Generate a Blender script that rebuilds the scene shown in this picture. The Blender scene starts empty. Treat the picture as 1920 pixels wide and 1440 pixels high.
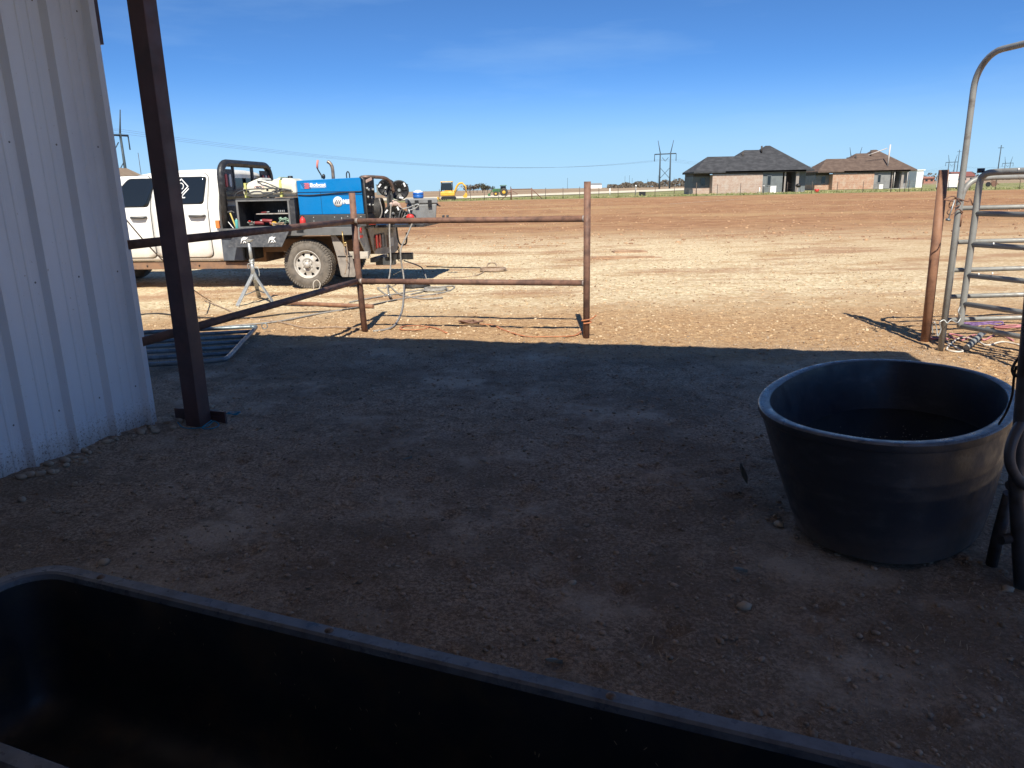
import bpy, bmesh, math, random
import numpy as np
from mathutils import Vector, Matrix
random.seed(7); rng = np.random.default_rng(5)
R = math.radians; PI = math.pi
sc = bpy.context.scene
COL = sc.collection

# ------------------------------------------------------------------ camera
cd = bpy.data.cameras.new('camera'); cam = bpy.data.objects.new('camera', cd); COL.objects.link(cam)
P, ROLL = R(14.8), R(1.2)
f = Vector((0, math.cos(P), -math.sin(P))); r = Vector((1, 0, 0)); u = r.cross(f)
rr = r*math.cos(ROLL) - u*math.sin(ROLL); uu = r*math.sin(ROLL) + u*math.cos(ROLL)
M = Matrix((rr, uu, -f)).transposed().to_4x4(); M.translation = (0, 0, 1.6)
cam.matrix_world = M
cd.sensor_width = 36; cd.lens = 36*1380/1920; cd.clip_start = 0.05; cd.clip_end = 9000
sc.camera = cam
# ------------------------------------------------------------------ light
SUN_EL, SUN_AZ = 48.0, 1.5          # shadows fall straight away from the camera
w = bpy.data.worlds.new('World'); sc.world = w; w.use_nodes = True
nt = w.node_tree; nt.nodes.clear()
out = nt.nodes.new('ShaderNodeOutputWorld'); bg = nt.nodes.new('ShaderNodeBackground')
sky = nt.nodes.new('ShaderNodeTexSky'); sky.sky_type = 'NISHITA'; sky.sun_disc = False
sky.sun_elevation = R(SUN_EL); sky.sun_rotation = R(180+SUN_AZ); sky.altitude = 900
sky.air_density = 0.65; sky.dust_density = 0.12; sky.ozone_density = 10.0
bg.inputs['Strength'].default_value = 0.074
# faint high cirrus
tc = nt.nodes.new('ShaderNodeTexCoord'); mp = nt.nodes.new('ShaderNodeMapping'); mp.inputs['Scale'].default_value = (1.6, 1.2, 9)
mp.inputs['Rotation'].default_value = (0.05, 0.16, 0); mp.inputs['Location'].default_value = (7.7, 2.2, 4.4)
nz = nt.nodes.new('ShaderNodeTexNoise'); nz.inputs['Scale'].default_value = 1.6; nz.inputs['Detail'].default_value = 7; nz.inputs['Roughness'].default_value = .55
mr = nt.nodes.new('ShaderNodeMapRange'); mr.inputs[1].default_value = .5; mr.inputs[2].default_value = .8; mr.inputs[3].default_value = 0; mr.inputs[4].default_value = .2
mx = nt.nodes.new('ShaderNodeMix'); mx.data_type = 'RGBA'; mx.inputs['B'].default_value = (4.6, 6.6, 8.6, 1)
L = nt.links.new
L(tc.outputs['Generated'], mp.inputs[0]); L(mp.outputs[0], nz.inputs['Vector']); L(nz.outputs[0], mr.inputs[0]); L(mr.outputs[0], mx.inputs[0])
tint = nt.nodes.new('ShaderNodeMix'); tint.data_type = 'RGBA'; tint.blend_type = 'MULTIPLY'; tint.inputs[0].default_value = 1; tint.inputs['B'].default_value = (.76, .98, 1.06, 1)
L(sky.outputs[0], tint.inputs['A']); L(tint.outputs['Result'], mx.inputs['A']); sz = nt.nodes.new('ShaderNodeSeparateXYZ'); hz = nt.nodes.new('ShaderNodeMapRange'); hz.interpolation_type = 'SMOOTHERSTEP'; hm = nt.nodes.new('ShaderNodeMix'); hm.data_type = 'RGBA'   # milky air low on the horizon
hz.inputs[1].default_value = -.02; hz.inputs[2].default_value = .16; hz.inputs[3].default_value = .8; hz.inputs[4].default_value = 0; hm.inputs['B'].default_value = (3.6, 5.35, 6.9, 1)
L(tc.outputs['Generated'], sz.inputs[0]); L(sz.outputs[2], hz.inputs[0]); L(hz.outputs[0], hm.inputs[0]); L(mx.outputs['Result'], hm.inputs['A']); L(hm.outputs['Result'], bg.inputs['Color']); L(bg.outputs[0], out.inputs[0])
sl = bpy.data.lights.new('sun', 'SUN'); sun = bpy.data.objects.new('sun', sl); COL.objects.link(sun)
sl.energy = 4.05; sl.angle = R(.53); sl.color = (1, .925, .785)
sd = Vector((math.sin(R(SUN_AZ))*math.cos(R(SUN_EL)), math.cos(R(SUN_AZ))*math.cos(R(SUN_EL)), -math.sin(R(SUN_EL))))
sun.rotation_euler = sd.to_track_quat('-Z', 'Y').to_euler()
sc.view_settings.view_transform = 'Standard'; sc.view_settings.look = 'None'
sc.view_settings.exposure = 0.8; sc.view_settings.gamma = 1

# ------------------------------------------------------------------ mesh helpers
class MB:
    def __init__(s): s.v = []; s.f = []; s.sm = []
    def add(s, vs, fs, smooth=False):
        n = len(s.v); s.v += [tuple(v) for v in vs]; s.f += [tuple(i+n for i in q) for q in fs]; s.sm += [smooth]*len(fs); return s
    def box(s, x0, x1, y0, y1, z0, z1, M=None):
        vs = [Vector((x, y, z)) for z in (z0, z1) for y in (y0, y1) for x in (x0, x1)]
        if M: vs = [M @ v for v in vs]
        return s.add(vs, [(0, 2, 3, 1), (4, 5, 7, 6), (0, 1, 5, 4), (2, 6, 7, 3), (0, 4, 6, 2), (1, 3, 7, 5)])
    def hexa(s, b, t):
        return s.add(list(b)+list(t), [(3, 2, 1, 0), (4, 5, 6, 7), (0, 1, 5, 4), (1, 2, 6, 5), (2, 3, 7, 6), (3, 0, 4, 7)])
    def tube(s, path, rad, seg=10, cap=True, closed=False, flat=1.0):
        P_ = [Vector(p) for p in path]; n = len(P_); rings = []
        rads = rad if isinstance(rad, (list, tuple)) else [rad]*n
        up = None
        for i in range(n):
            if closed: t = P_[(i+1) % n]-P_[i-1]
            else: t = P_[min(i+1, n-1)]-P_[max(i-1, 0)]
            t.normalize()
            if up is None:
                up = Vector((0, 0, 1)) if abs(t.z) < .9 else Vector((0, 1, 0))
            a = up-t*up.dot(t)
            if a.length < 1e-6: a = t.orthogonal()
            a.normalize(); b = t.cross(a); up = a
            rings.append([P_[i]+(a*math.cos(2*PI*k/seg)*flat+b*math.sin(2*PI*k/seg))*rads[i] for k in range(seg)])
        vs = [v for q in rings for v in q]; fs = []
        m = n if closed else n-1
        for i in range(m):
            j = (i+1) % n
            for k in range(seg): fs.append((i*seg+k, i*seg+(k+1) % seg, j*seg+(k+1) % seg, j*seg+k))
        s.add(vs, fs, True)
        if cap and not closed:
            n0 = len(s.v)-len(vs)
            s.f += [tuple(n0+k for k in reversed(range(seg))), tuple(n0+(n-1)*seg+k for k in range(seg))]; s.sm += [False, False]
        return s
    def lathe(s, prof, seg=32, M=None):     # profile (radius, z)
        vs = []
        for (q, z) in prof:
            for k in range(seg):
                v = Vector((q*math.cos(2*PI*k/seg), q*math.sin(2*PI*k/seg), z)); vs.append(M @ v if M else v)
        fs = [(i*seg+k, i*seg+(k+1) % seg, (i+1)*seg+(k+1) % seg, (i+1)*seg+k) for i in range(len(prof)-1) for k in range(seg)]
        return s.add(vs, fs, True)
    def loft(s, rings, closed=True, smooth=True, caps=True):
        m = len(rings[0]); vs = [v for q in rings for v in q]; fs = []
        kk = m if closed else m-1
        for i in range(len(rings)-1):
            for k in range(kk): fs.append((i*m+k, i*m+(k+1) % m, (i+1)*m+(k+1) % m, (i+1)*m+k))
        s.add(vs, fs, smooth)
        if caps:
            n0 = len(s.v)-len(vs)
            s.f += [tuple(n0+k for k in reversed(range(m))), tuple(n0+(len(rings)-1)*m+k for k in range(m))]; s.sm += [False, False]
        return s
    def prism(s, poly, d0, d1, axis='y', M=None):   # poly in the two other axes
        def mk(a, b, d):
            v = {'y': (a, d, b), 'x': (d, a, b), 'z': (a, b, d)}[axis]; v = Vector(v); return M @ v if M else v
        n = len(poly); vs = [mk(a, b, d0) for a, b in poly]+[mk(a, b, d1) for a, b in poly]
        fs = [tuple(range(n)), tuple(reversed(range(n, 2*n)))]+[(k, (k+1) % n, n+(k+1) % n, n+k) for k in range(n)]
        return s.add(vs, fs)
    def ball(s, c, rx, ry=None, rz=None, seg=10, rings=6, jit=0):
        ry = ry or rx; rz = rz or rx; vs = []; c = Vector(c)
        for i in range(1, rings):
            th = PI*i/rings
            for k in range(seg):
                ph = 2*PI*k/seg; j = 1+random.uniform(-jit, jit)
                vs.append(c+Vector((rx*math.sin(th)*math.cos(ph)*j, ry*math.sin(th)*math.sin(ph)*j, rz*math.cos(th)*j)))
        n = len(vs); vs += [c+Vector((0, 0, rz)), c-Vector((0, 0, rz))]; fs = []
        for i in range(rings-2):
            for k in range(seg): fs.append((i*seg+k, (i+1)*seg+k, (i+1)*seg+(k+1) % seg, i*seg+(k+1) % seg))
        for k in range(seg):
            fs.append((n, k, (k+1) % seg)); fs.append((n+1, (rings-2)*seg+(k+1) % seg, (rings-2)*seg+k))
        return s.add(vs, fs, True)
    def build(s, name, mat, parent=None, bevel=0, fix=True, sharp=None):
        me = bpy.data.meshes.new(name); me.from_pydata(s.v, [], s.f); me.update()
        me.polygons.foreach_set('use_smooth', s.sm)
        if fix:
            bm = bmesh.new(); bm.from_mesh(me); bmesh.ops.recalc_face_normals(bm, faces=bm.faces); bm.to_mesh(me); bm.free()
        if sharp: me.set_sharp_from_angle(angle=R(sharp))
        me.materials.append(mat)
        o = bpy.data.objects.new(name, me); COL.objects.link(o); o.parent = parent
        if bevel:
            b = o.modifiers.new('bevel', 'BEVEL'); b.width = bevel; b.segments = 2; b.limit_method = 'ANGLE'; b.angle_limit = R(35)
        return o
def tag(o, label=None, cat=None, group=None, kind=None):
    if label: o['label'] = label
    if cat: o['category'] = cat
    if group: o['group'] = group
    if kind: o['kind'] = kind
    return o
def empty(name, loc=(0, 0, 0), rz=0, **k):
    o = bpy.data.objects.new(name, None); COL.objects.link(o); o.location = loc; o.rotation_euler = (0, 0, rz); o.empty_display_size = .1
    return tag(o, **k)
def copy_tree(o, parent=None):
    kids = list(o.children); c = o.copy(); COL.objects.link(c); c.parent = parent
    for ch in kids: copy_tree(ch, c)
    return c
def text(name, s, size, mat, parent, Mx, bold=0.0, ext=.0015, sx=1.0, align='LEFT'):
    cu = bpy.data.curves.new(name, 'FONT'); cu.body = s; cu.size = size; cu.extrude = ext; cu.offset = bold; cu.align_x = align; cu.resolution_u = 3
    o = bpy.data.objects.new(name+'_c', cu); COL.objects.link(o)
    dg = bpy.context.evaluated_depsgraph_get(); me = bpy.data.meshes.new_from_object(o.evaluated_get(dg))
    bpy.data.objects.remove(o); bpy.data.curves.remove(cu)
    me.transform(Matrix.Diagonal((sx, 1, 1, 1))); me.transform(Mx); me.materials.clear(); me.materials.append(mat)
    t = bpy.data.objects.new(name, me); COL.objects.link(t); t.parent = parent
    return t
def bez(pts, n=8):        # Catmull-Rom through the points
    P_ = [Vector(p) for p in pts]; P_ = [P_[0]*2-P_[1]]+P_+[P_[-1]*2-P_[-2]]; o = []
    for i in range(1, len(P_)-2):
        for k in range(n):
            t = k/n; a, b, c, d = P_[i-1:i+3]
            o.append(.5*((2*b)+(c-a)*t+(2*a-5*b+4*c-d)*t*t+(3*b-a-3*c+d)*t**3))
    o.append(P_[-2]); return o
def arc(cx, cz, rad, a0, a1, n=8):
    return [(cx+rad*math.cos(R(a0+(a1-a0)*k/n)), cz+rad*math.sin(R(a0+(a1-a0)*k/n))) for k in range(n+1)]
def rrect(x0, x1, z0, z1, q, n=5):
    return arc(x1-q, z1-q, q, 0, 90, n)+arc(x0+q, z1-q, q, 90, 180, n)+arc(x0+q, z0+q, q, 180, 270, n)+arc(x1-q, z0+q, q, 270, 360, n)

# ------------------------------------------------------------------ materials
def newmat(name):
    m = bpy.data.materials.new(name); m.use_nodes = True; n = m.node_tree; return m, n, n.nodes['Principled BSDF']
def node(n, t, ins=None, **at):
    q = n.nodes.new(t)
    for k, v in at.items(): setattr(q, k, v)
    for k, v in (ins or {}).items():
        if hasattr(v, 'links') or isinstance(v, bpy.types.NodeSocket): n.links.new(v, q.inputs[k])
        else: q.inputs[k].default_value = v
    return q
def mixc(n, fac, a, b, mode='MIX'):
    q = n.nodes.new('ShaderNodeMix'); q.data_type = 'RGBA'; q.blend_type = mode
    for k, v in (('Factor', fac), ('A', a), ('B', b)):
        s = q.inputs[k] if k != 'Factor' else q.inputs[0]
        if isinstance(v, bpy.types.NodeSocket): n.links.new(v, s)
        elif k == 'Factor': s.default_value = v
        else: s.default_value = (*v, 1) if len(v) == 3 else v
    return q.outputs['Result']
def ramp(n, v, a, b, c=0., d=1., smooth=True):
    q = n.nodes.new('ShaderNodeMapRange'); q.interpolation_type = 'SMOOTHSTEP' if smooth else 'LINEAR'
    n.links.new(v, q.inputs[0]); q.inputs[1].default_value = a; q.inputs[2].default_value = b; q.inputs[3].default_value = c; q.inputs[4].default_value = d
    return q.outputs[0]
def math_(n, op, a, b=None):
    q = n.nodes.new('ShaderNodeMath'); q.operation = op
    for i, v in enumerate((a, b)):
        if v is None: continue
        if isinstance(v, bpy.types.NodeSocket): n.links.new(v, q.inputs[i])
        else: q.inputs[i].default_value = v
    return q.outputs[0]
def noise(n, scale, detail=4, rough=.55, vec=None, stretch=None):
    q = n.nodes.new('ShaderNodeTexNoise'); q.inputs['Scale'].default_value = scale; q.inputs['Detail'].default_value = detail; q.inputs['Roughness'].default_value = rough
    if vec is None: vec = n.nodes.new('ShaderNodeTexCoord').outputs['Object']
    if stretch:
        mp = n.nodes.new('ShaderNodeMapping'); mp.inputs['Scale'].default_value = stretch; n.links.new(vec, mp.inputs[0]); vec = mp.outputs[0]
    n.links.new(vec, q.inputs['Vector']); return q.outputs[0]
def bump(n, b, h, strength=.3, dist=.01):
    q = n.nodes.new('ShaderNodeBump'); q.inputs['Strength'].default_value = strength; q.inputs['Distance'].default_value = dist
    n.links.new(h, q.inputs['Height']); n.links.new(q.outputs[0], b.inputs['Normal'])
def M_(name, col, col2=None, scale=6, rough=.6, metal=0., lo=.42, hi=.66, bmp=0, bscale=40, bdist=.004, dust=None, spec=.5, stretch=None):
    """base colour mottled with a second colour (wear, dirt), optional bump and dust settled low down (z0,z1,colour)"""
    m, n, b = newmat(name); b.inputs['Roughness'].default_value = rough; b.inputs['Metallic'].default_value = metal; b.inputs['Specular IOR Level'].default_value = spec
    c = None
    if col2:
        c = mixc(n, ramp(n, noise(n, scale, 6, .62, stretch=stretch), lo, hi), col, col2)
        n.links.new(ramp(n, noise(n, scale*1.7, 4), .3, .7, max(.05, rough-.12), min(1, rough+.12)), b.inputs['Roughness'])
    if dust:
        sx = n.nodes.new('ShaderNodeSeparateXYZ'); n.links.new(n.nodes.new('ShaderNodeTexCoord').outputs['Object'], sx.inputs[0])
        zz = math_(n, 'ADD', sx.outputs[2], math_(n, 'MULTIPLY', noise(n, 5, 5), .35))
        c = mixc(n, ramp(n, zz, dust[0]+.17, dust[1]+.17, dust[3] if len(dust) > 3 else .75, 0), c or col, dust[2])
    if c: n.links.new(c, b.inputs['Base Color'])
    else: b.inputs['Base Color'].default_value = (*col, 1)
    if bmp: bump(n, b, noise(n, bscale, 5), bmp, bdist)
    return m

rimp = M_('worn_skylit_rim', (.14, .16, .19), (.07, .08, .10), 14, .34, 0, .4, .7, .3, 90, .0015)  # worn rim; sky reflection put into the paler, bluer colour
rust = M_('rusty_pipe', (.21, .112, .078), (.10, .055, .043), 9, .72, 0, .4, .68, .35, 60, .002)
rust_light = M_('orange_rust', (.29, .15, .09), (.17, .085, .055), 7, .75, 0, .4, .68, .35, 60, .002)
weldm = M_('weld_seam', (.34, .3, .28), (.18, .12, .1), 30, .6, .3)
post_paint = M_('dark_red_primer', (.10, .055, .055), (.06, .04, .042), 5, .55, 0, .38, .7, .25, 50, .002)
gatep = M_('grey_gate_paint', (.27, .275, .265), (.17, .15, .135), 8, .5, .15, .5, .74, .15, 60, .001)
gatedark = M_('dark_gate_paint', (.07, .075, .09), (.04, .035, .035), 8, .5, .2, .45, .7)
gateblue = M_('bluegrey_galvanised', (.2, .25, .28), (.12, .14, .16), 10, .42, .35)
galv = M_('galvanised_steel', (.48, .5, .5), (.33, .34, .34), 14, .45, .5)
tankp = M_('black_poly_tank', (.028, .034, .047), (.06, .066, .078), 6, .42, 0, .5, .78, .3, 50, .003, stretch=(1, 1, 2.5), dust=(-.05, .22, (.16, .13, .11), .55))
troughp = M_('black_poly_trough', (.014, .017, .023), (.05, .038, .028), 6, .5, 0, .42, .75, .25, 45, .002)
black = M_('black_steel', (.018, .019, .022), (.05, .048, .045), 8, .45, .2, .45, .8)
dkgrey = M_('dark_grey_steel', (.07, .075, .082), (.12, .11, .1), 8, .5, .25, .45, .75)
midgrey = M_('grey_painted_steel', (.2, .205, .21), (.13, .125, .12), 8, .5, .2, .45, .75)
rubber = M_('black_rubber', (.03, .03, .03), (.07, .062, .055), 10, .8)
tyre_m = M_('dusty_tyre', (.17, .15, .13), (.08, .073, .066), 9, .88, 0, .4, .75, .3, 70, .004)
rimm = M_('grey_wheel', (.5, .48, .45), (.32, .28, .24), 11, .5, .1, .45, .8)
white_p = M_('white_truck_paint', (.82, .82, .8), (.72, .71, .68), 3, .28, 0, .5, .8, dust=(.45, .95, (.5, .4, .3), .55))
whitep = M_('white_plastic', (.78, .77, .68), (.66, .63, .5), 4, .4)
blue_p = M_('blue_enamel', (.005, .185, .50), (.008, .16, .43), 3, .3, 0, .5, .8)
redp = M_('red_plastic', (.62, .035, .03), (.42, .03, .03), 8, .45)
yellowp = M_('yellow_paint', (.75, .42, .04), (.6, .33, .05), 6, .5)
greenp = M_('green_paint', (.03, .16, .05), (.05, .12, .05), 6, .5)
decal_w = M_('white_decal', (.85, .85, .85), rough=.5)
decal_dk = M_('navy_decal', (.015, .02, .07), rough=.5)
glass, gn, gb = newmat('tinted_glass'); gb.inputs['Base Color'].default_value = (.012, .016, .02, 1); gb.inputs['Roughness'].default_value = .06
gb.inputs['Specular IOR Level'].default_value = .7
coolm = M_('grey_cooler_plastic', (.24, .25, .26), (.19, .195, .2), 5, .55)
cordm = M_('grey_cord', (.3, .29, .27), (.2, .18, .17), 30, .7)
cordblk = M_('black_cord', (.02, .02, .022), (.05, .045, .04), 30, .6)
cordtan = M_('dusty_cord', (.36, .27, .2), (.24, .17, .12), 30, .8)
strap = M_('orange_strap', (.52, .2, .09), (.36, .15, .08), 20, .8)
twine = M_('blue_twine', (.03, .28, .42), (.02, .18, .3), 20, .8)
pinkr = M_('pink_rope', (.5, .2, .23), (.36, .16, .17), 25, .8)
purpr = M_('purple_rope', (.22, .13, .3), (.12, .07, .2), 25, .8)
whiterope = M_('white_rope', (.66, .62, .55), (.5, .42, .34), 25, .8)
# ------------------------------------------------------------------ terrain
def hash_noise(X, Y, s, seed):
    xi = np.floor(X/s).astype(np.int64); yi = np.floor(Y/s).astype(np.int64); fx = X/s-xi; fy = Y/s-yi
    fx = fx*fx*(3-2*fx); fy = fy*fy*(3-2*fy)
    def h(a, b):
        q = (a*374761393+b*668265263+seed*1442695) & 0x7fffffff; q = ((q ^ (q >> 13))*1274126177) & 0x7fffffff
        return ((q ^ (q >> 16)) & 0xffff)/65535.0
    return (h(xi, yi)*(1-fx)+h(xi+1, yi)*fx)*(1-fy)+(h(xi, yi+1)*(1-fx)+h(xi+1, yi+1)*fx)*fy
def sstep(a, b, x):
    t = np.clip((x-a)/(b-a), 0, 1); return t*t*(3-2*t)
WC = np.array([-2.603, 5.127]); WD = np.array([-.319, -.948])        # wall corner and direction of the wall towards the camera
def terrain(X, Y):
    X = np.asarray(X, float); Y = np.asarray(Y, float)
    z = .36*sstep(14, 92, Y)+.5*sstep(200, 600, Y)
    d = np.sqrt(X*X+Y*Y); near = 1-sstep(14, 30, d)
    z = z+near*(.016*(hash_noise(X, Y, .9, 1)-.5)+.014*(hash_noise(X, Y, .33, 2)-.5)+.011*(hash_noise(X, Y, .13, 3)-.5)+.009*(hash_noise(X, Y, .055, 4)-.5))
    z = z+(1-near)*.05*(hash_noise(X, Y, 3, 5)-.5)*(1-sstep(90, 200, Y))
    # heap of dirt against the foot of the wall
    t = (X-WC[0])*WD[0]+(Y-WC[1])*WD[1]; q = (X-WC[0])*(-WD[1])*-1*-1+(Y-WC[1])*WD[0]
    q = (X-WC[0])*.948+(Y-WC[1])*-.319
    z = z+.035*np.exp(-(q/.16)**2)*sstep(-.4, .4, t)*(.5+hash_noise(X, Y, .25, 9))
    return z
def tz(x, y): return float(terrain(x, y))
def axis(lo, hi, fine, step, grow=1.16):
    a = [0.]; s = step
    xs = list(np.arange(fine[0], fine[1]+1e-6, step))
    x = xs[-1]; s = step
    while x < hi: s *= grow; x += s; xs.append(x)
    x = xs[0]; s = step; pre = []
    while x > lo: s *= grow; x -= s; pre.append(x)
    return np.array(pre[::-1]+xs)
xs = axis(-3500, 3500, (-4.2, 5.2), .027, 1.07); ys = axis(-60, 6000, (1.4, 9.3), .027, 1.035)
X, Y = np.meshgrid(xs, ys); Z = terrain(X, Y)
for _ in range(900):            # hoof prints trampled into the pen
    hx, hy = rng.uniform(-4, 5), rng.uniform(1.4, 9.2); ra, rb2, an, dp_ = rng.uniform(.03, .05), rng.uniform(.035, .065), rng.uniform(0, 3.1), rng.uniform(.006, .016)
    i0, i1 = np.searchsorted(xs, [hx-.16, hx+.16]); j0, j1 = np.searchsorted(ys, [hy-.16, hy+.16])
    dx_, dy_ = X[j0:j1, i0:i1]-hx, Y[j0:j1, i0:i1]-hy; u_ = (dx_*math.cos(an)+dy_*math.sin(an))/ra; v_ = (-dx_*math.sin(an)+dy_*math.cos(an))/rb2; rr_ = u_*u_+v_*v_
    Z[j0:j1, i0:i1] += dp_*(-np.exp(-rr_)+.45*np.exp(-(np.sqrt(rr_)-1.6)**2*5))
nx, ny = len(xs), len(ys)
idx = np.arange(nx*ny).reshape(ny, nx)
quads = np.stack([idx[:-1, :-1], idx[:-1, 1:], idx[1:, 1:], idx[1:, :-1]], -1).reshape(-1, 4)
me = bpy.data.meshes.new('ground'); me.vertices.add(nx*ny); me.vertices.foreach_set('co', np.stack([X, Y, Z], -1).ravel().astype(np.float32))
me.loops.add(quads.size); me.loops.foreach_set('vertex_index', quads.ravel().astype(np.int32))
me.polygons.add(len(quads)); me.polygons.foreach_set('loop_start', np.arange(0, quads.size, 4, dtype=np.int32)); me.update(calc_edges=True)
me.polygons.foreach_set('use_smooth', [True]*len(quads))
ground = bpy.data.objects.new('ground', me); COL.objects.link(ground); tag(ground, kind='structure')

m, n, b = newmat('ground_dirt'); b.inputs['Roughness'].default_value = .9; b.inputs['Specular IOR Level'].default_value = .12
geo = n.nodes.new('ShaderNodeNewGeometry').outputs['Position']; sp = n.nodes.new('ShaderNodeSeparateXYZ'); n.links.new(geo, sp.inputs[0])
gx, gy = sp.outputs[0], sp.outputs[1]
def gno(s, d=5, rgh=.6, st=None): return noise(n, s, d, rgh, geo, st)
big = gno(.35, 5); mid = gno(1.6, 6); fine = gno(14, 6, .7); vfine = gno(60, 4, .7)
ydist = math_(n, 'ADD', gy, math_(n, 'MULTIPLY', math_(n, 'SUBTRACT', mid, .5), 2.4))
# barn dirt: trampled soil with paler dry patches, laid inside the roof's shadow outline
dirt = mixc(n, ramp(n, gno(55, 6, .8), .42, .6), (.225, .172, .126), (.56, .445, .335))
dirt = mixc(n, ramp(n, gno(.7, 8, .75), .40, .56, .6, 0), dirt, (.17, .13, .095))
dirt = mixc(n, ramp(n, math_(n, 'ADD', gy, mid), 5.2, 2.2, 0, .35), dirt, (.19, .14, .10))  # near ground darkened in colour to deepen the shade under the roof
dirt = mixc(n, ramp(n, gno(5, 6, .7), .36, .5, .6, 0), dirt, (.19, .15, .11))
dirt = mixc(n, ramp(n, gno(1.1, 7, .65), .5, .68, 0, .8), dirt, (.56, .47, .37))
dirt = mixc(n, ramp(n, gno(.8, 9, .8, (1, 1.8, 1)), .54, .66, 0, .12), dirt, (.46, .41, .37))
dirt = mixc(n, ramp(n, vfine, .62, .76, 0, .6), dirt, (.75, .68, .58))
# tan sand
sand = mixc(n, ramp(n, fine, .38, .66), (.33, .195, .1), (.54, .365, .205))
sand = mixc(n, ramp(n, vfine, .5, .72, 0, .8), sand, (.74, .54, .34))
sand = mixc(n, ramp(n, vfine, .28, .42, .55, 0), sand, (.17, .1, .055))
# pale caliche gravel
vor = n.nodes.new('ShaderNodeTexVoronoi'); vor.inputs['Scale'].default_value = 22; n.links.new(geo, vor.inputs['Vector'])
vc = n.nodes.new('ShaderNodeSeparateColor'); n.links.new(vor.outputs['Color'], vc.inputs[0])
grav = mixc(n, vc.outputs[0], (.50, .38, .22), (.86, .75, .53))
grav = mixc(n, ramp(n, gno(7, 6, .75), .45, .7, 0, .7), grav, (.4, .25, .15))
# reddish brown field
field = mixc(n, ramp(n, gno(1.3, 9, .78, (.7, 1, 1)), .38, .62), (.26, .135, .072), (.42, .24, .13))
field = mixc(n, ramp(n, gno(.11, 7, .7, (.5, 1.3, 1)), .47, .62, 0, .75), field, (.44, .29, .155))
field = mixc(n, ramp(n, gno(.3, 7, .7, (.4, 1.2, 1)), .56, .7, 0, .45), field, (.23, .135, .085))
# mix them
patch = gno(.55, 6, .62, (.7, 1.5, 1))
gm = math_(n, 'MULTIPLY', ramp(n, ydist, 8.8, 11.5), ramp(n, gy, 36, 21))
gm = math_(n, 'MULTIPLY', gm, ramp(n, patch, .68, .5))
xr = ramp(n, gx, 4.0, 11.0, 1, .6)
gm = math_(n, 'MULTIPLY', gm, xr)
near_ = mixc(n, gm, sand, grav)
redp_ = math_(n, 'MULTIPLY', ramp(n, gno(.5, 5, .6, (.6, 1.6, 1)), .5, .64, 0, .75), ramp(n, gy, 9.5, 12))
near_ = mixc(n, redp_, near_, (.36, .2, .115))
c = mixc(n, ramp(n, ydist, 18, 33), near_, field)
roof_shadow_y = math_(n, 'ADD', ydist, math_(n, 'MULTIPLY', gx, .245))
pen = math_(n, 'MULTIPLY', ramp(n, roof_shadow_y, 6.7, 8.3, 1, 0), ramp(n, math_(n, 'ADD', gx, math_(n, 'MULTIPLY', mid, .6)), 4.0, 4.5, 1, 0))  # darker pen soil, its colour edge drawn along the roof's cast shadow
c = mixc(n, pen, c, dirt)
# grass verge behind the field fence and the far plough land
g1 = mixc(n, ramp(n, gno(.5, 6, .7, (.5, 1, 1)), .4, .62), (.13, .16, .05), (.4, .36, .2))
yv = math_(n, 'ADD', gy, math_(n, 'MULTIPLY', gno(.2, 5), 6))
far_ = mixc(n, ramp(n, gno(.02, 6, .6, (.4, 2, 1)), .4, .65), (.3, .21, .14), (.38, .3, .21))
c = mixc(n, ramp(n, yv, 93, 97), c, g1)
lim = math_(n, 'ADD', math_(n, 'MULTIPLY', gx, 1.7), 126.0)
farm = math_(n, 'GREATER_THAN', gy, lim)
c = mixc(n, ramp(n, math_(n, 'SUBTRACT', gy, lim), 0, 6), c, far_)
c = mixc(n, ramp(n, gy, 235, 260), c, far_)
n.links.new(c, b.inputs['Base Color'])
hh = math_(n, 'ADD', math_(n, 'MULTIPLY', fine, 1.0), math_(n, 'MULTIPLY', vfine, .5))
hh = math_(n, 'ADD', hh, math_(n, 'MULTIPLY', gno(4, 5, .6), .5))
bump(n, b, hh, .9, .03)
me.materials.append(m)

# pale caliche road behind the fence
def strip(name, pts, w, mat, dz, kind='structure'):
    q = MB(); vs = []
    for (x, y, ww) in pts: vs += [(x, y-ww/2, tz(x, y)+dz), (x, y+ww/2, tz(x, y)+dz)]
    q.add(vs, [(2*i, 2*i+2, 2*i+3, 2*i+1) for i in range(len(pts)-1)]); return tag(q.build(name, mat), kind=kind)
roadm = M_('caliche_road', (.72, .66, .52), (.6, .53, .4), .5, .9)
q = MB(); E_ = [((-60, 88), (-75, 128)), ((-12.8, 110), (-17.4, 149)), (( -1, 124), (-1, 175)), ((8.2, 142), (12.4, 205)), ((29.8, 171), (48, 270)), ((56, 228), (88, 370))]; vs_r = []
for (a_, b_) in E_:
    for k in range(7): x_ = a_[0]+(b_[0]-a_[0])*k/6; y_ = a_[1]+(b_[1]-a_[1])*k/6; vs_r.append((x_, y_, tz(x_, y_)+.09))
q.add(vs_r, [(i*7+k, i*7+k+1, (i+1)*7+k+1, (i+1)*7+k) for i in range(5) for k in range(6)]); tag(q.build('road', roadm), kind='structure')

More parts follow.
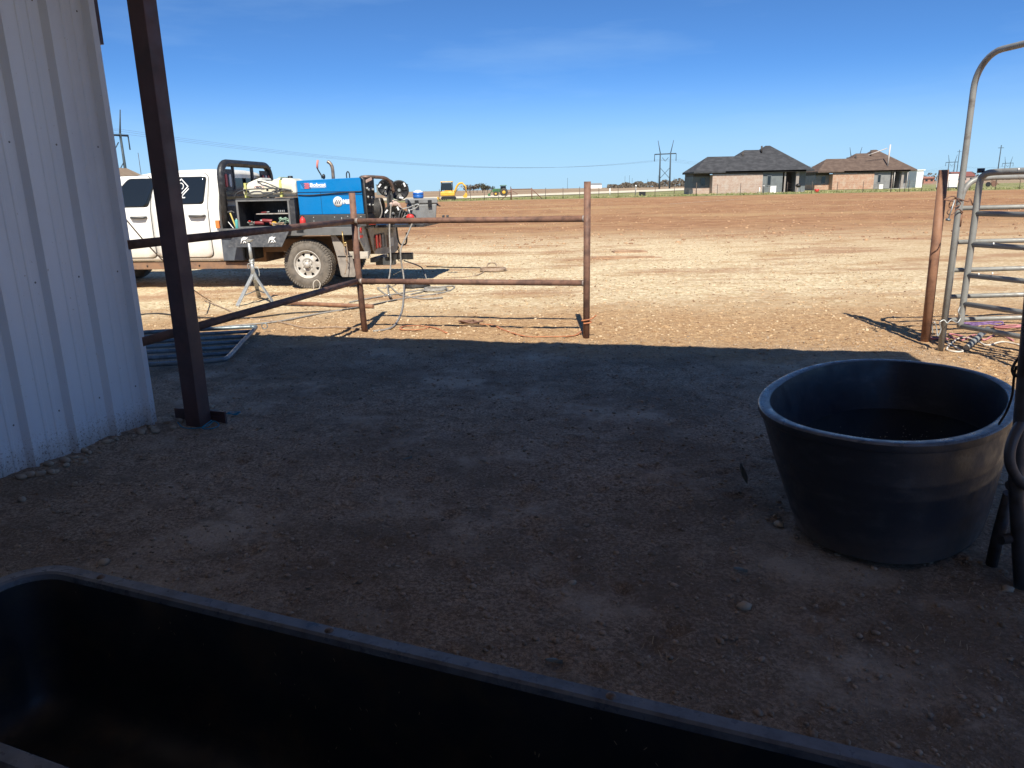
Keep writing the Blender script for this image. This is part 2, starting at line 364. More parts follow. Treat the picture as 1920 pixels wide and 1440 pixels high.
# ------------------------------------------------------------------ loose stones, clods and straw (uncountable)
def icos():
    t = (1+5**.5)/2
    v = np.array([(-1, t, 0), (1, t, 0), (-1, -t, 0), (1, -t, 0), (0, -1, t), (0, 1, t), (0, -1, -t), (0, 1, -t), (t, 0, -1), (t, 0, 1), (-t, 0, -1), (-t, 0, 1)], float)/1.9
    fc = [(0, 11, 5), (0, 5, 1), (0, 1, 7), (0, 7, 10), (0, 10, 11), (1, 5, 9), (5, 11, 4), (11, 10, 2), (10, 7, 6), (7, 1, 8), (3, 9, 4), (3, 4, 2), (3, 2, 6), (3, 6, 8), (3, 8, 9), (4, 9, 5), (2, 4, 11), (6, 2, 10), (8, 6, 7), (9, 8, 1)]
    return v, np.array(fc)
IV, IF = icos()
def scatter(name, N, xr_, yr_, smin, smax, mat, label, cat, bias=1.0, keep=None, sink=.25):
    V = []; F = []; k = 0
    while k < N:
        y = yr_[0]+(yr_[1]-yr_[0])*rng.random()**bias; x = rng.uniform(*xr_)*(y/yr_[1]*.75+.25)+.0
        if keep and not keep(x, y): continue
        s = smin*(smax/smin)**(rng.random()**2.2)
        v = IV*(1+rng.uniform(-.25, .25, (12, 1)))*np.array([s*rng.uniform(.7, 1.4), s*rng.uniform(.7, 1.3), s*rng.uniform(.4, .8)])
        a = rng.uniform(0, 6.28); ca, sa = math.cos(a), math.sin(a)
        v = np.stack([v[:, 0]*ca-v[:, 1]*sa+x, v[:, 0]*sa+v[:, 1]*ca+y, v[:, 2]+tz(x, y)+s*sink], -1)
        V.append(v); F.append(IF+12*k); k += 1
    V = np.concatenate(V); F = np.concatenate(F)
    me = bpy.data.meshes.new(name); me.from_pydata(V.tolist(), [], F.tolist()); me.polygons.foreach_set('use_smooth', [True]*len(F)); me.materials.append(mat)
    o = bpy.data.objects.new(name, me); COL.objects.link(o); return tag(o, label, cat, kind='stuff')
def inpen(x, y):
    q = (x-WC[0])*.948+(y-WC[1])*-.319; t = (x-WC[0])*WD[0]+(y-WC[1])*WD[1]
    return not (q < .03 and t > -.1)
stone_m = M_('pale_stone', (.42, .36, .28), (.26, .2, .15), 3, .85, 0, .4, .6, .3, 80, .002)
clod_m = M_('dirt_clod', (.40, .31, .23), (.2, .155, .115), 4, .95)
chip_m = M_('caliche_chip', (.62, .49, .33), (.4, .27, .15), 2, .9)
scatter('clods', 14000, (-4.4, 5.2), (1.4, 7.9), .003, .015, clod_m, 'small clods of dark trampled dirt in the shaded pen', 'dirt clods', 1.0, inpen)
scatter('pebbles', 2600, (-4.4, 5.0), (1.6, 8.2), .0025, .010, stone_m, 'pale pebbles sprinkled over the shaded dirt', 'pebbles', 1.0, inpen)
scatter('gravel', 10000, (-9.5, 11), (8.0, 26), .005, .022, chip_m, 'pale crushed caliche chips over the sunlit yard', 'gravel', 1.2)
field_m = M_('field_clod', (.46, .29, .17), (.25, .14, .08), .9, .95, 0, .42, .58)
scatter('field_clods', 12000, (-44, 52), (21, 86), .012, .07, field_m, 'broken clods and stones over the sunlit red-brown field', 'field clods', 1.25, None, .1)
sandc_m = M_('sand_clod', (.6, .42, .25), (.2, .12, .07), 5, .95, 0, .42, .58)
scatter('sand_clods', 14000, (-8, 9.5), (5.6, 20), .004, .018, sandc_m, 'tan crumbs of sand and dirt on the sunlit yard', 'sand clods', 1.1, lambda x, y: inpen(x, y) and (y+.245*x > 7.6 or x > 4.0))
# straw
q = MB()
for i in range(1500):
    y = random.uniform(1.6, 8.2); x = random.uniform(-4.2, 5)*(y/8*.75+.25)
    if not inpen(x, y): continue
    a = random.uniform(0, PI); l = random.uniform(.006, .022); d = Vector((math.cos(a)*l, math.sin(a)*l, random.uniform(0, .006))); p = Vector((x, y, tz(x, y)+.006))
    e = Vector((-math.sin(a), math.cos(a), 0))*random.uniform(.0008, .0016)
    q.add([p-d-e, p+d-e, p+d+e, p-d+e], [(0, 1, 2, 3)])
strawm = M_('straw', (.42, .34, .22), (.3, .24, .15), 3, .8)
tag(q.build('straw', strawm, fix=False), 'short bits of straw scattered over the shaded dirt', 'straw', kind='stuff')

# rocks piled at the foot of the wall
rock_src = None
def rock(x, y, s):
    q = MB(); q.ball((0, 0, s*.25), s, s*random.uniform(.6, .85), s*random.uniform(.45, .65), 8, 5, .14); o = q.build('rock', stone_m); o.location = (x, y, tz(x, y)); o.rotation_euler = (0, 0, random.uniform(0, 6)); return o
for i in range(44):
    t = random.choice([random.uniform(.05, 2.1), random.uniform(.4, 1.1), random.uniform(-.5, .5)]); off = abs(random.gauss(0, .09))+.05
    x = WC[0]+WD[0]*t+.948*off; y = WC[1]+WD[1]*t-.319*off
    tag(rock(x, y, random.uniform(.013, .04)), 'pale rock lying in the strip of stones along the foot of the white metal wall', 'rock', 'rocks along the foot of the wall')
for (x, y, s, lab) in [(*(-1.334, 1.903, 0.000)[:2], .02, ''), ]: pass
for i, (p, s, lab) in enumerate([((-2.710, 3.770, 0.000), .032, 'round pale rock on the shaded dirt just below the left end of the white wall'), ((0.232, 2.753, 0.000), .022, 'pale rock on the dirt between the trough and the middle of the pen'),
        ((0.887, 2.550, 0.000), .03, 'flat grey rock on the dirt in front of the black stock tank'), ((1.972, 2.637, 0.000), .026, 'pale rock at the foot of the dark gate panel beside the tank'),
        ((-1.866, 3.028, 0.000), .03, 'tan rock on the dirt just beyond the left end of the trough'), ((1.278, 3.268, 0.000), .03, 'brown rock against the left foot of the stock tank'), ((0.004, 3.995, 0.000), .02, 'small whitish stone in the middle of the shaded dirt')]):
    tag(rock(p[0], p[1], s), lab, 'rock')

# ------------------------------------------------------------------ barn: wall, roof, closed back
E2 = Vector((.239, .971, 0)); E1 = Vector((.971, -.239, 0))
barn = empty('barn', (WC[0], WC[1], 0), label='white ribbed metal barn wall with brown edge trim, left of the dark post', cat='barn')
def WL(t, off, z): return Vector((WD[0]*t+.948*off, WD[1]*t-.319*off, z))     # barn coordinates
wallm, n, b = newmat('white_ribbed_steel'); b.inputs['Roughness'].default_value = .3
tcz = n.nodes.new('ShaderNodeTexCoord').outputs['Object']; szz = n.nodes.new('ShaderNodeSeparateXYZ'); n.links.new(tcz, szz.inputs[0])
zz = math_(n, 'ADD', szz.outputs[2], math_(n, 'MULTIPLY', noise(n, 9, 6, .7), .22))
c = mixc(n, ramp(n, noise(n, 1.2, 5), .4, .7), (.80, .88, .97), (.72, .80, .90))
c = mixc(n, ramp(n, zz, .1, .32, .55, 0), c, (.32, .27, .22))
c = mixc(n, ramp(n, noise(n, 45, 3, .7), .68, .74, 0, .5), c, (.25, .21, .18))
c = mixc(n, math_(n, 'MULTIPLY', ramp(n, noise(n, 70, 3, .8), .55, .62), ramp(n, szz.outputs[2], .02, .3, 1, 0)), c, (.16, .13, .11))
n.links.new(c, b.inputs['Base Color']); bump(n, b, noise(n, 2.2, 3), .12, .02)
prof = []                     # (t along wall, offset outwards)
t = 0.
PIT = .305
while t < 9.2:
    for (dt, o) in [(0, 0), (.02, 0), (.05, .040), (.07, .040), (.095, 0), (.15, 0), (.157, .005), (.172, .005), (.179, 0), (.225, 0), (.232, .005), (.247, .005), (.254, 0)]:
        prof.append((t+dt, o))
    t += PIT
q = MB(); zs = [.012, .8, 1.6, 2.4, 3.38]
vs = [WL(a, o, z) for z in zs for (a, o) in prof]; k = len(prof)
q.add(vs, [(i*k+j, i*k+j+1, (i+1)*k+j+1, (i+1)*k+j) for i in range(len(zs)-1) for j in range(k-1)])
wall = q.build('wall_panel', wallm, barn, fix=False); sol = wall.modifiers.new('s', 'SOLIDIFY'); sol.thickness = .003; sol.offset = -1
q = MB()     # corner trim, wraps the end of the wall
q.hexa([WL(-.004, .012, .02), WL(.035, .006, .02), WL(.035, -.10, .02), WL(-.004, -.10, .02)], [WL(-.004, .012, 3.38), WL(.035, .006, 3.38), WL(.035, -.10, 3.38), WL(-.004, -.10, 3.38)])
q.build('corner_trim', wallm, barn)
q = MB(); q.hexa([WL(-.055, -.01, 2.56), WL(-.006, -.01, 2.56), WL(-.006, -.07, 2.56), WL(-.055, -.07, 2.56)], [WL(-.055, -.01, 3.36), WL(-.006, -.01, 3.36), WL(-.006, -.07, 3.36), WL(-.055, -.07, 3.36)])
q.build('edge_flashing', post_paint, barn)
scm = M_('screw_head', (.25, .27, .3), rough=.4, metal=.5)
for z in (.32, 1.12, 1.92, 2.72):
    for kx in range(12):
        q = MB(); c_ = WL(.13+kx*PIT, .002, z); q.ball((c_.x, c_.y, c_.z), .0065, .0065, .0065, 6, 4); q.build('screw', scm, barn)
# roof: eave line crosses the top of the dark post; roof rises towards the back
def bl(x, y, z): return Vector((x, y, z))-Vector((WC[0], WC[1], 0))
EA = Vector((3.72, 3.77, 0)); EB = EA-E1*13; BK = -E2*7.5
roofm = M_('white_roof_steel', (.74, .75, .76), (.66, .67, .68), 1, .5)
q = MB(); h0, h1 = 3.42, 4.1
A, B_, C_, D_ = EA, EB, EB+BK, EA+BK
q.hexa([bl(A.x, A.y, h0), bl(B_.x, B_.y, h0), bl(C_.x, C_.y, h1), bl(D_.x, D_.y, h1)], [bl(A.x, A.y, h0+.09), bl(B_.x, B_.y, h0+.09), bl(C_.x, C_.y, h1+.09), bl(D_.x, D_.y, h1+.09)])
q.build('roof', roofm, barn)
q = MB(); bx_ = E2*-.08; q.hexa([bl(D_.x, D_.y, 0), bl(C_.x, C_.y, 0), bl(C_.x+bx_.x, C_.y+bx_.y, 0), bl(D_.x+bx_.x, D_.y+bx_.y, 0)], [bl(D_.x, D_.y, h1-.01), bl(C_.x, C_.y, h1-.01), bl(C_.x+bx_.x, C_.y+bx_.y, h1-.01), bl(D_.x+bx_.x, D_.y+bx_.y, h1-.01)])
q.build('back_wall', M_('bare_inner_sheet', (.2, .19, .175), (.15, .14, .125), 2, .7), barn)
bm_ = MB(); p0 = EA-E2*.1; p1 = EB-E2*.1
bm_.hexa([bl(p0.x, p0.y, 3.26), bl(p1.x, p1.y, 3.26), bl(p1.x-E2.x*.1, p1.y-E2.y*.1, 3.26), bl(p0.x-E2.x*.1, p0.y-E2.y*.1, 3.26)], [bl(p0.x, p0.y, 3.415), bl(p1.x, p1.y, 3.415), bl(p1.x-E2.x*.1, p1.y-E2.y*.1, 3.415), bl(p0.x-E2.x*.1, p0.y-E2.y*.1, 3.415)])
bm_.build('eave_beam', post_paint, barn)

# dark square post with base plate
pr = empty('steel_post', (-2.272, 5.09, 0), R(-17), label='tall dark square steel post with a base plate beside the white wall', cat='post')
q = MB(); q.box(-.062, .062, -.062, .062, .0, 3.25); q.build('column', post_paint, pr, .006)
q = MB(); q.box(-.27, .17, .075, .095, -.02, .085); q.build('base_plate', post_paint, pr, .002)
q = MB(); q.box(-.15, .13, .0655, .0745, .012, .05); q.build('cleat', post_paint, pr)

def wiggle(c, n_, rad, zz, seed, sq=.6):
    rnd = random.Random(seed); a = 0; P_ = []
    for i in range(n_):
        a += rnd.uniform(.7, 1.6); q_ = rad*rnd.uniform(.45, 1.1); x = c[0]+math.cos(a)*q_; y = c[1]+math.sin(a)*q_*sq; P_.append((x, y, tz(x, y)+zz*rnd.uniform(.4, 1.6)))
    return bez(P_, 5)
def rope(name, pts, rad, mat, label, cat, n_=6, seg=6, **k):
    q = MB(); q.tube(bez(pts, n_) if n_ else pts, rad, seg); o = q.build(name, mat); return tag(o, label, cat, **k)
rope('twine', wiggle((-2.09, 5.30), 16, .055, .02, 3), .0035, twine, 'tangled blue twine on the dirt just right of the dark post', 'twine', 0)
rope('twine', [(-2.41, 5.06, .03), (-2.34, 4.985, .015), (-2.25, 4.97, .012), (-2.17, 4.99, .02), (-2.14, 5.04, .04), (-2.1, 5.02, .015), (-2.13, 4.96, .01), (-2.19, 4.95, .02), (-2.15, 5.03, .05)], .004, twine, 'blue twine wrapped round the foot of the dark post', 'twine')

# ------------------------------------------------------------------ pipe fence
pf = empty('pipe_fence', (-1.74, 8.63, 0), label='rusty two-rail pipe fence turning a corner in front of the truck', cat='fence')
def rel(p): return (p[0]+1.74, p[1]-8.63, p[2])
q = MB(); q.tube([rel((-1.735, 8.633, -.1)), rel((-1.765, 8.633, .8)), rel((-1.77, 8.633, 1.60))], .0365, 16); q.build('post', rust, pf)
q = MB(); q.tube([rel((.835, 8.027, -.1)), rel((.838, 8.027, 1.665))], .0365, 16); q.build('post', rust, pf)
for z, zl in ((1.288, 1.288), (.605, .615)):
    q = MB(); q.tube([rel((-1.76, 8.6, z-.002)), rel((.80, 8.03, z-.006))], .032, 16); q.build('rail', rust, pf)
    q = MB(); q.tube([rel((-1.775, 8.61, z)), rel((-2.60, 5.08, zl))], .032, 16); q.build('rail', rust, pf)
    q = MB(); x, y = -1.745, 8.6; q.tube([rel((x+.0, y, z)), rel((x+.035, y-.012, z))], .036, 14); q.build('weld', weldm, pf)
    q = MB(); q.tube([rel((.79, 8.035, z-.006)), rel((.806, 8.03, z-.006))], .037, 14); q.build('weld', weldm, pf)
# straps and cords around the fence
def GP(L_): return [(x, y, tz(x, y)+.012+z) for (x, y, z) in L_]
rope('strap', GP([(-1.324, 8.759, 0.000), (-1.283, 8.933, 0.000), (-1.158, 8.775, -0.000), (-1.023, 8.830, 0.000), (-0.917, 8.747, 0.000), (-0.738, 8.356, 0.000)]), .012, strap, 'orange strap lying in a loop by the fence corner post', 'strap', flat=None) if False else None
def strapobj(pts, label, mat=strap, rad=.016):
    q = MB(); q.tube(bez(GP(pts), 6), rad, 6, flat=.25); return tag(q.build('strap', mat), label, 'strap')
strapobj([(-0.738, 8.356, 0.000), (-0.895, 8.709, 0.000), (-1.055, 8.834, 0.000), (-1.263, 8.930, 0.000), (-1.329, 8.794, 0.000), (-1.278, 8.615, 0.000), (-1.064, 8.625, 0.000), (-0.980, 8.790, 0.000)], 'orange strap folded on the sand right of the fence corner post')
strapobj([(-0.378, 8.937, 0.000), (-0.212, 8.844, 0.000), (-0.081, 8.514, 0.000), (0.161, 8.131, 0.000), (0.427, 8.071, 0.000), (0.695, 8.073, 0.000), (0.823, 8.345, 0.000)], 'long tan strap trailing over the sand to the fence end post')
rope('chain', wiggle((-0.512, 8.990, 0.000), 14, .16, .03, 11, .5), .011, rust, 'rusty heap of chain and wire under the lower fence rail', 'chain', 0)
rope('strap', [(.80, 7.985, .16), (.84, 7.975, .165), (.885, 8.0, .17), (.875, 8.07, .175), (.8, 8.06, .18), (.785, 8.0, .19), (.84, 7.98, .2), (.89, 8.0, .21), (.94, 7.99, .25)], .008, strap, 'thin orange strap tied round the foot of the fence end post', 'strap')
# loose pipe on the sand
q = MB(); q.tube([(-3.418, 10.956, 0.000), (-1.949, 10.403, 0.000)], .028, 14); o = q.build('loose_pipe', rust_light); o.location.z = .035; tag(o, 'orange rusty pipe lying on the sand behind the fence corner', 'pipe')

# ------------------------------------------------------------------ gate lying on the ground
lg = empty('livestock_gate', (-3.055, 8.75, 0), label='blue-grey tube gate lying flat on the dirt behind the dark post', cat='gate')
A = Vector((0, 0, .07)); dn = Vector((.27, -1.75, -.02)); dl = Vector((-.955, -.18, 0))*3.2
def lp(a, b_): return A+dn*a+dl*b_
q = MB(); q.tube(bez([lp(0, .35), lp(0, .05), lp(.01, .015), lp(.05, .0), lp(.5, -.0), lp(.93, 0), lp(.985, .02), lp(1, .06), lp(1, .12)], 5)+[lp(1, .9)], .024, 10); q.tube([lp(0, .35), lp(0, 1)], .024, 10); q.build('frame', gateblue, lg)
for a in (.17, .34, .50, .66, .83):
    q = MB(); q.tube([lp(a, .005), lp(a, .98)], .021, 10); q.build('rail', gateblue, lg)
q = MB(); c_ = lp(0, -.02); q.tube([(c_.x+.03+.035*math.cos(k/10*2*PI), c_.y, c_.z+.035*math.sin(k/10*2*PI)) for k in range(10)], .006, 6, closed=True); q.build('ring', gateblue, lg)

# ------------------------------------------------------------------ right-hand gates
arch = empty('arch_gate', (4.165, 6.97, 0), label='tall grey bow-topped gate frame right of the rusty post', cat='gate')
def leg(y0, sgn): pass
q = MB(); pth = [(-.0, 0, 0), (-.01, 0, 2.25)]
dy = Vector((.12, -1, 0))
rt = []
for k in range(0, 10):
    a = R(180-90*k/9); rt.append(Vector((-.01, 0, 2.38))+dy*(.28+.28*math.cos(a))+Vector((0, 0, .28*math.sin(a))))
rt2 = []
for k in range(0, 10):
    a = R(90-90*k/9); rt2.append(Vector((-.01, 0, 2.38))+dy*(1.72+.28*math.cos(a))+Vector((0, 0, .28*math.sin(a))))
pth = [Vector((0, 0, 0)), Vector((-.005, 0, 1.2))]+rt+rt2+[Vector((-.005, 0, 1.2))+dy*2, Vector((0, 0, 0))+dy*2]
q.tube(pth, .0265, 14); q.build('bow_frame', gatep, arch)
q = MB(); q.tube([Vector((.028, .0, 1.18)), Vector((.03, 0, 1.32))], .012, 8); q.build('hinge', rust_light, arch)
q = MB(); q.tube([Vector((.02, -.01, 1.0)), Vector((.028, -.01, 1.0))]+[Vector((.03, -.01, 1.0))], .01, 6); 
# swinging leaf in front, chained to the bow
lf = empty('gate_leaf', (4.30, 6.93, 0), label='grey tube gate leaf with white chips, chained to the tall bow frame', cat='gate')
ld = Vector((.36, -.93, 0)).normalized()
def lq(s, z): return ld*s+Vector((0, 0, z))
q = MB(); q.tube(bez([lq(.0, .235), lq(.0, .5), lq(-.0, 1.2), lq(-.0, 1.56), lq(.03, 1.635), lq(.1, 1.66), lq(.3, 1.665)], 5)+[lq(1.7, 1.665)], .029, 14); q.tube([lq(1.7, 1.665), lq(1.7, .235)], .029, 12); q.build('frame', gatep, lf)
for z in (1.30, 1.02, .735, .465, .25):
    q = MB(); q.tube([lq(.0, z), lq(1.7, z)], .024, 12); q.build('rail', gatep, lf)
q = MB(); q.tube([lq(-.005, 1.66), lq(-.005, 1.70)], .031, 14); q.build('cap', gatedark, lf)
for (s, z) in ((.35, 1.673), (.42, 1.69), (.22, 1.035), (.12, .752), (.25, .77)):
    q = MB(); v = lq(s, z); q.ball((v.x-.018, v.y-.018, v.z+.006), .008, .008, .012, 6, 4); q.build('paint_chip', decal_w, lf)
# panel behind it
pb = empty('livestock_gate', (4.40, 7.35, 0), label='grey tube panel standing behind the gate leaf, striped by its shadows', cat='gate')
pd = Vector((.997, .05, 0))
def pq(s, z): return pd*s+Vector((0, 0, z))
q = MB(); q.tube(bez([pq(0, .12), pq(0, .8), pq(0, 1.35), pq(.03, 1.52), pq(.12, 1.60), pq(.3, 1.62)], 5)+[pq(2.6, 1.62)], .026, 14); q.build('frame', gatep, pb)
for z in (1.335, 1.01, .735, .47, .235):
    q = MB(); q.tube([pq(0, z), pq(2.6, z)], .023, 12); q.build('rail', gatep, pb)
q = MB(); q.tube([pq(2.6, 1.62), pq(2.6, 0)], .026, 12); q.tube([pq(0, .12), pq(0, 0)], .026, 12); q.build('foot', gatep, pb)
# short foot brace on the sand
q = MB(); q.tube([(4.392, 6.934, 0.035), (4.882, 7.404, 0.120)], .027, 12); tag(q.build('pipe_brace', gatep), 'short grey pipe foot lying aslant below the gate leaf', 'pipe')
# rusty post
q = MB(); q.tube([(4.271, 7.429, -.1), (4.243, 7.429, 1.70)], .045, 18); tag(q.build('rusty_post', rust_light), 'free-standing orange rusty pipe post left of the tall bow gate', 'post')
# chain and bolt on the bow frame
def at(px_): return px_
rope('gate_chain', [(4.192, 6.950, 1.313), (4.114, 6.900, 1.344), (4.054, 6.880, 1.298), (4.008, 6.880, 1.318), (4.077, 6.900, 1.402), (4.020, 6.900, 1.422), (3.980, 6.900, 1.432), (4.066, 6.920, 1.459), (4.120, 6.920, 1.420), (4.146, 6.930, 1.381), (4.061, 6.930, 1.354), (4.050, 6.930, 1.402), (4.099, 6.930, 1.439), (4.228, 6.950, 1.408), (4.269, 7.000, 1.435), (4.276, 6.950, 1.378)], .0055, rust, 'loops of rusty wire and chain tying the gate to the bow frame', 'chain')
bolt = empty('gate_bolt', (4.050, 6.860, 1.427), label='long steel bolt with a nut hanging on the left of the bow frame', cat='bolt')
q = MB(); q.tube([(0, 0, 0), (-.035, 0, -.17)], .006, 8); q.build('shank', galv, bolt)
q = MB(); q.tube([(-.034, 0, -.165), (-.038, 0, -.185)], .021, 6); q.build('nut', gateblue, bolt)
rope('chain', [(4.255, 6.900, 0.442), (4.234, 6.880, 0.395), (4.274, 6.900, 0.340), (4.238, 6.880, 0.293), (4.174, 6.880, 0.320), (4.142, 6.880, 0.290), (4.120, 6.900, 0.317), (4.082, 6.900, 0.292), (4.101, 6.900, 0.225), (4.079, 6.900, 0.163), (4.070, 6.920, 0.238), (4.043, 6.920, 0.295), (4.043, 6.950, 0.258), (4.058, 6.950, 0.180)], .006, galv, 'steel chain looped round the foot of the bow frame', 'chain')
# ropes on the sand
rope('rope', wiggle((4.368, 7.474, 0.000), 12, .15, .02, 21, .35), .008, pinkr, 'pink rope bunched at the foot of the rusty post', 'rope', 0)
rope('rope', wiggle((5.318, 8.164, 0.000), 13, .22, .03, 22, .4), .007, purpr, 'purple rope coiled on the sand under the gate leaf', 'rope', 0)
rope('rope', wiggle((5.478, 7.949, 0.000), 12, .22, .025, 23, .4), .008, pinkr, 'salmon pink rope on the sand at the right edge of the photo', 'rope', 0)
rope('rope', GP([(4.443, 7.411, 0.000), (4.381, 7.100, 0.000), (4.344, 6.906, 0.000), (4.245, 6.868, 0.000), (4.265, 7.036, 0.000), (4.686, 7.525, 0.000), (4.762, 7.377, 0.000), (4.739, 7.166, 0.000), (4.985, 7.299, 0.000), (5.062, 7.133, 0.000)]), .009, whiterope, 'dirty white rope trailing over the sand below the gate leaf', 'rope')
rope('rope', GP([(4.771, 7.573, 0.000), (4.693, 7.728, 0.000), (4.608, 7.393, 0.000), (4.905, 7.646, 0.000), (4.871, 7.421, 0.000), (5.155, 7.648, 0.000), (5.120, 7.339, 0.000)]), .009, pinkr, 'faded pink rope crossing the sand between bow frame and brace', 'rope')
# near dark panel beside the tank
nf = empty('livestock_gate', (2.03, 2.65, 0), label='dark steel gate panel upright at the right edge beside the stock tank', cat='gate')
def nr(p): return Vector(p)-Vector((2.03, 2.65, 0))
q = MB(); q.tube([nr((2.045, 2.65, -.03)), nr((1.945, 2.650, 0.462)), nr((1.913, 2.650, 0.899)), nr((1.894, 2.650, 1.179)), nr((1.850, 2.650, 1.749))], .027, 12); q.build('upright', gatedark, nf)
for (y_, z_) in ((790, .712), (912, .45), (1012, .22), (600, 1.12), (500, 1.6)):
    p = nr((1.921, 2.650, 0.712)); q = MB(); q.tube([Vector((p.x+.0, .0, z_)), Vector((p.x+1.2, .35, z_-.02))], .02, 10); q.build('rail', gatedark, nf)
q = MB(); p = nr((1.921, 2.650, 0.712)); q.tube([Vector((p.x+1.22, .355, -.03)), Vector((p.x+1.22, .355, 1.75))], .027, 12); q.build('upright', gatedark, nf)
q = MB(); q.tube(bez([nr((1.979, 2.680, 0.765)), nr((1.889, 2.620, 0.670)), nr((1.868, 2.600, 0.586)), nr((1.904, 2.600, 0.510)), nr((1.975, 2.600, 0.449))], 6), .019, 10); q.build('brace', gatedark, nf)
q = MB(); q.tube([nr((2.000, 2.750, 0.373)), nr((2.017, 2.800, 0.172)), nr((2.032, 2.834, 0.000))], .024, 10); q.build('foot', gatedark, nf)
rope('cord', [(1.930, 2.700, 0.994), (1.902, 2.680, 0.958), (1.880, 2.670, 0.932), (1.875, 2.670, 0.908), (1.889, 2.670, 0.883), (1.901, 2.670, 0.901), (1.895, 2.680, 0.917), (1.908, 2.700, 0.862), (1.947, 2.750, 0.788), (1.971, 2.800, 0.707), (2.017, 2.900, 0.618)], .005, cordblk, 'thin black cord hanging from the dark panel into the stock tank', 'cord')

# ------------------------------------------------------------------ stock tank
st = empty('stock_tank', (1.835, 3.453, 0), .87, label='black oval plastic stock tank holding dark water', cat='water tank')
def stad(a, b_, n_=40):            # rounded stadium/superellipse outline
    o = []
    for k in range(n_):
        t_ = 2*PI*k/n_; c_, s_ = math.cos(t_), math.sin(t_); e = .87
        o.append((a*abs(c_)**e*(1 if c_ > 0 else -1), b_*abs(s_)**e*(1 if s_ > 0 else -1)))
    return o
def tank(q, lv, n_=72):
    rings = [[Vector((x, y-.076*max(0, 1-z/.57), z)) for (x, y) in stad(a, b_, n_)] for (a, b_, z) in lv]; q.loft(rings, caps=False)
AH, BH = .82, .535
lv = [(.0, .0, .0)]
def ow(z, o=0): k_ = 1-min(1, z/.56); return (AH-.02-.135*k_**1.15-o, BH-.018-.125*k_**1.15-o, z)
q = MB(); tank(q, [(.01, .01, .012), (AH-.21, BH-.19, .012), ow(.03), ow(.10), ow(.11, -.0014), ow(.12), ow(.22), ow(.33), ow(.338, -.0014), ow(.346), ow(.40), ow(.408, -.0014), ow(.416), ow(.50), (AH-.018, BH-.016, .56), (AH-.018, BH-.016, .60), (AH-.056, BH-.056, .60), ow(.54, .045), ow(.40, .04), ow(.30, .036), ow(.10, .036), (AH-.24, BH-.2, .05), (.01, .01, .04)])
q.build('shell', tankp, st, fix=False, sharp=38)
q = MB(); tank(q, [(AH-.022, BH-.020, .560), (AH-.008, BH-.008, .562), (AH-.004, BH-.004, .570), (AH-.004, BH-.004, .594)]); q.build('lip', tankp, st, fix=False, sharp=50)
q = MB(); tank(q, [(AH-.0035, BH-.0035, .5945), (AH-.007, BH-.007, .601), (AH-.014, BH-.014, .603), (AH-.048, BH-.048, .603), (AH-.055, BH-.055, .597), (AH-.058, BH-.058, .575)]); q.build('rim', rimp, st, fix=False, sharp=50)
wm, n, b = newmat('dark_water'); b.inputs['Base Color'].default_value = (.012, .015, .018, 1); b.inputs['Roughness'].default_value = .04; b.inputs['IOR'].default_value = 1.33; bump(n, b, noise(n, 9, 3), .06, .01)
q = MB(); pts = [(x, y-.031) for (x, y) in stad(ow(.335, .036)[0], ow(.335, .036)[1], 72)]; q.add([(x, y, .335) for x, y in pts], [tuple(range(72))]); q.build('water', wm, st)
q = MB(); q.tube([(AH-.05, 0, .12), (AH-.01, 0, .12)], .03, 12); q.build('drain_plug', tankp, st)
q = MB()
for i in range(150):
    x, y = random.gauss(.05, .3), random.gauss(0, .16)
    if (x/.62)**2+(y/.34)**2 > 1: continue
    q.ball((x, y, .336), random.uniform(.001, .004), random.uniform(.001, .004), .0008, 5, 4)
tag(q.build('floating_debris', M_('floating_bits', (.3, .27, .22), rough=.8)), 'specks of chaff floating on the tank water', 'debris', kind='stuff').location = (1.835, 3.43, 0)
# feed trough in the foreground
td = Vector((.928, -.372, 0)); ta = math.atan2(td.y, td.x); TO_ = (.12-.35*.928-.025*.372, 1.15+.35*.372-.025*.928, 0)
tr = empty('feed_trough', TO_, ta, label='long black plastic feed trough with bolts along its rim, in the foreground', cat='trough')
# local: x along, y towards the far rim (0.29)
TL, TWd = 1.525, .32
def rr_out(a, b_, q_, n_=8):
    return [(x, y) for (x, y) in arc(a-q_, b_-q_, q_, 0, 90, n_)+arc(-a+q_, b_-q_, q_, 90, 180, n_)+arc(-a+q_, -b_+q_, q_, 180, 270, n_)+arc(a-q_, -b_+q_, q_, 270, 360, n_)]
def tl(lv_):
    return [[Vector((x, y, z)) for (x, y) in rr_out(a, b_, q_)] for (a, b_, q_, z) in lv_]
q = MB(); q.loft(tl([(TL-.10, TWd-.10, .07, .02), (TL-.05, TWd-.05, .12, .05), (TL-.035, TWd-.035, .13, .45), (TL-.035, TWd-.035, .13, .478), (TL-.046, TWd-.046, .12, .478), (TL-.06, TWd-.06, .11, .24), (TL-.072, TWd-.072, .10, .12), (TL-.09, TWd-.09, .10, .08), (TL-.12, TWd-.12, .09, .055), (TL-.17, TWd-.17, .07, .045)]), caps=True)
q.build('shell', troughp, tr, sharp=28)
q = MB(); q.loft(tl([(TL-.034, TWd-.034, .13, .47), (TL-.002, TWd-.002, .15, .462), (TL, TWd, .15, .492), (TL-.004, TWd-.004, .15, .502), (TL-.038, TWd-.038, .125, .502), (TL-.044, TWd-.044, .12, .496), (TL-.0455, TWd-.0455, .12, .479)]), caps=False)
q.build('rim', rimp, tr, sharp=28, fix=False)
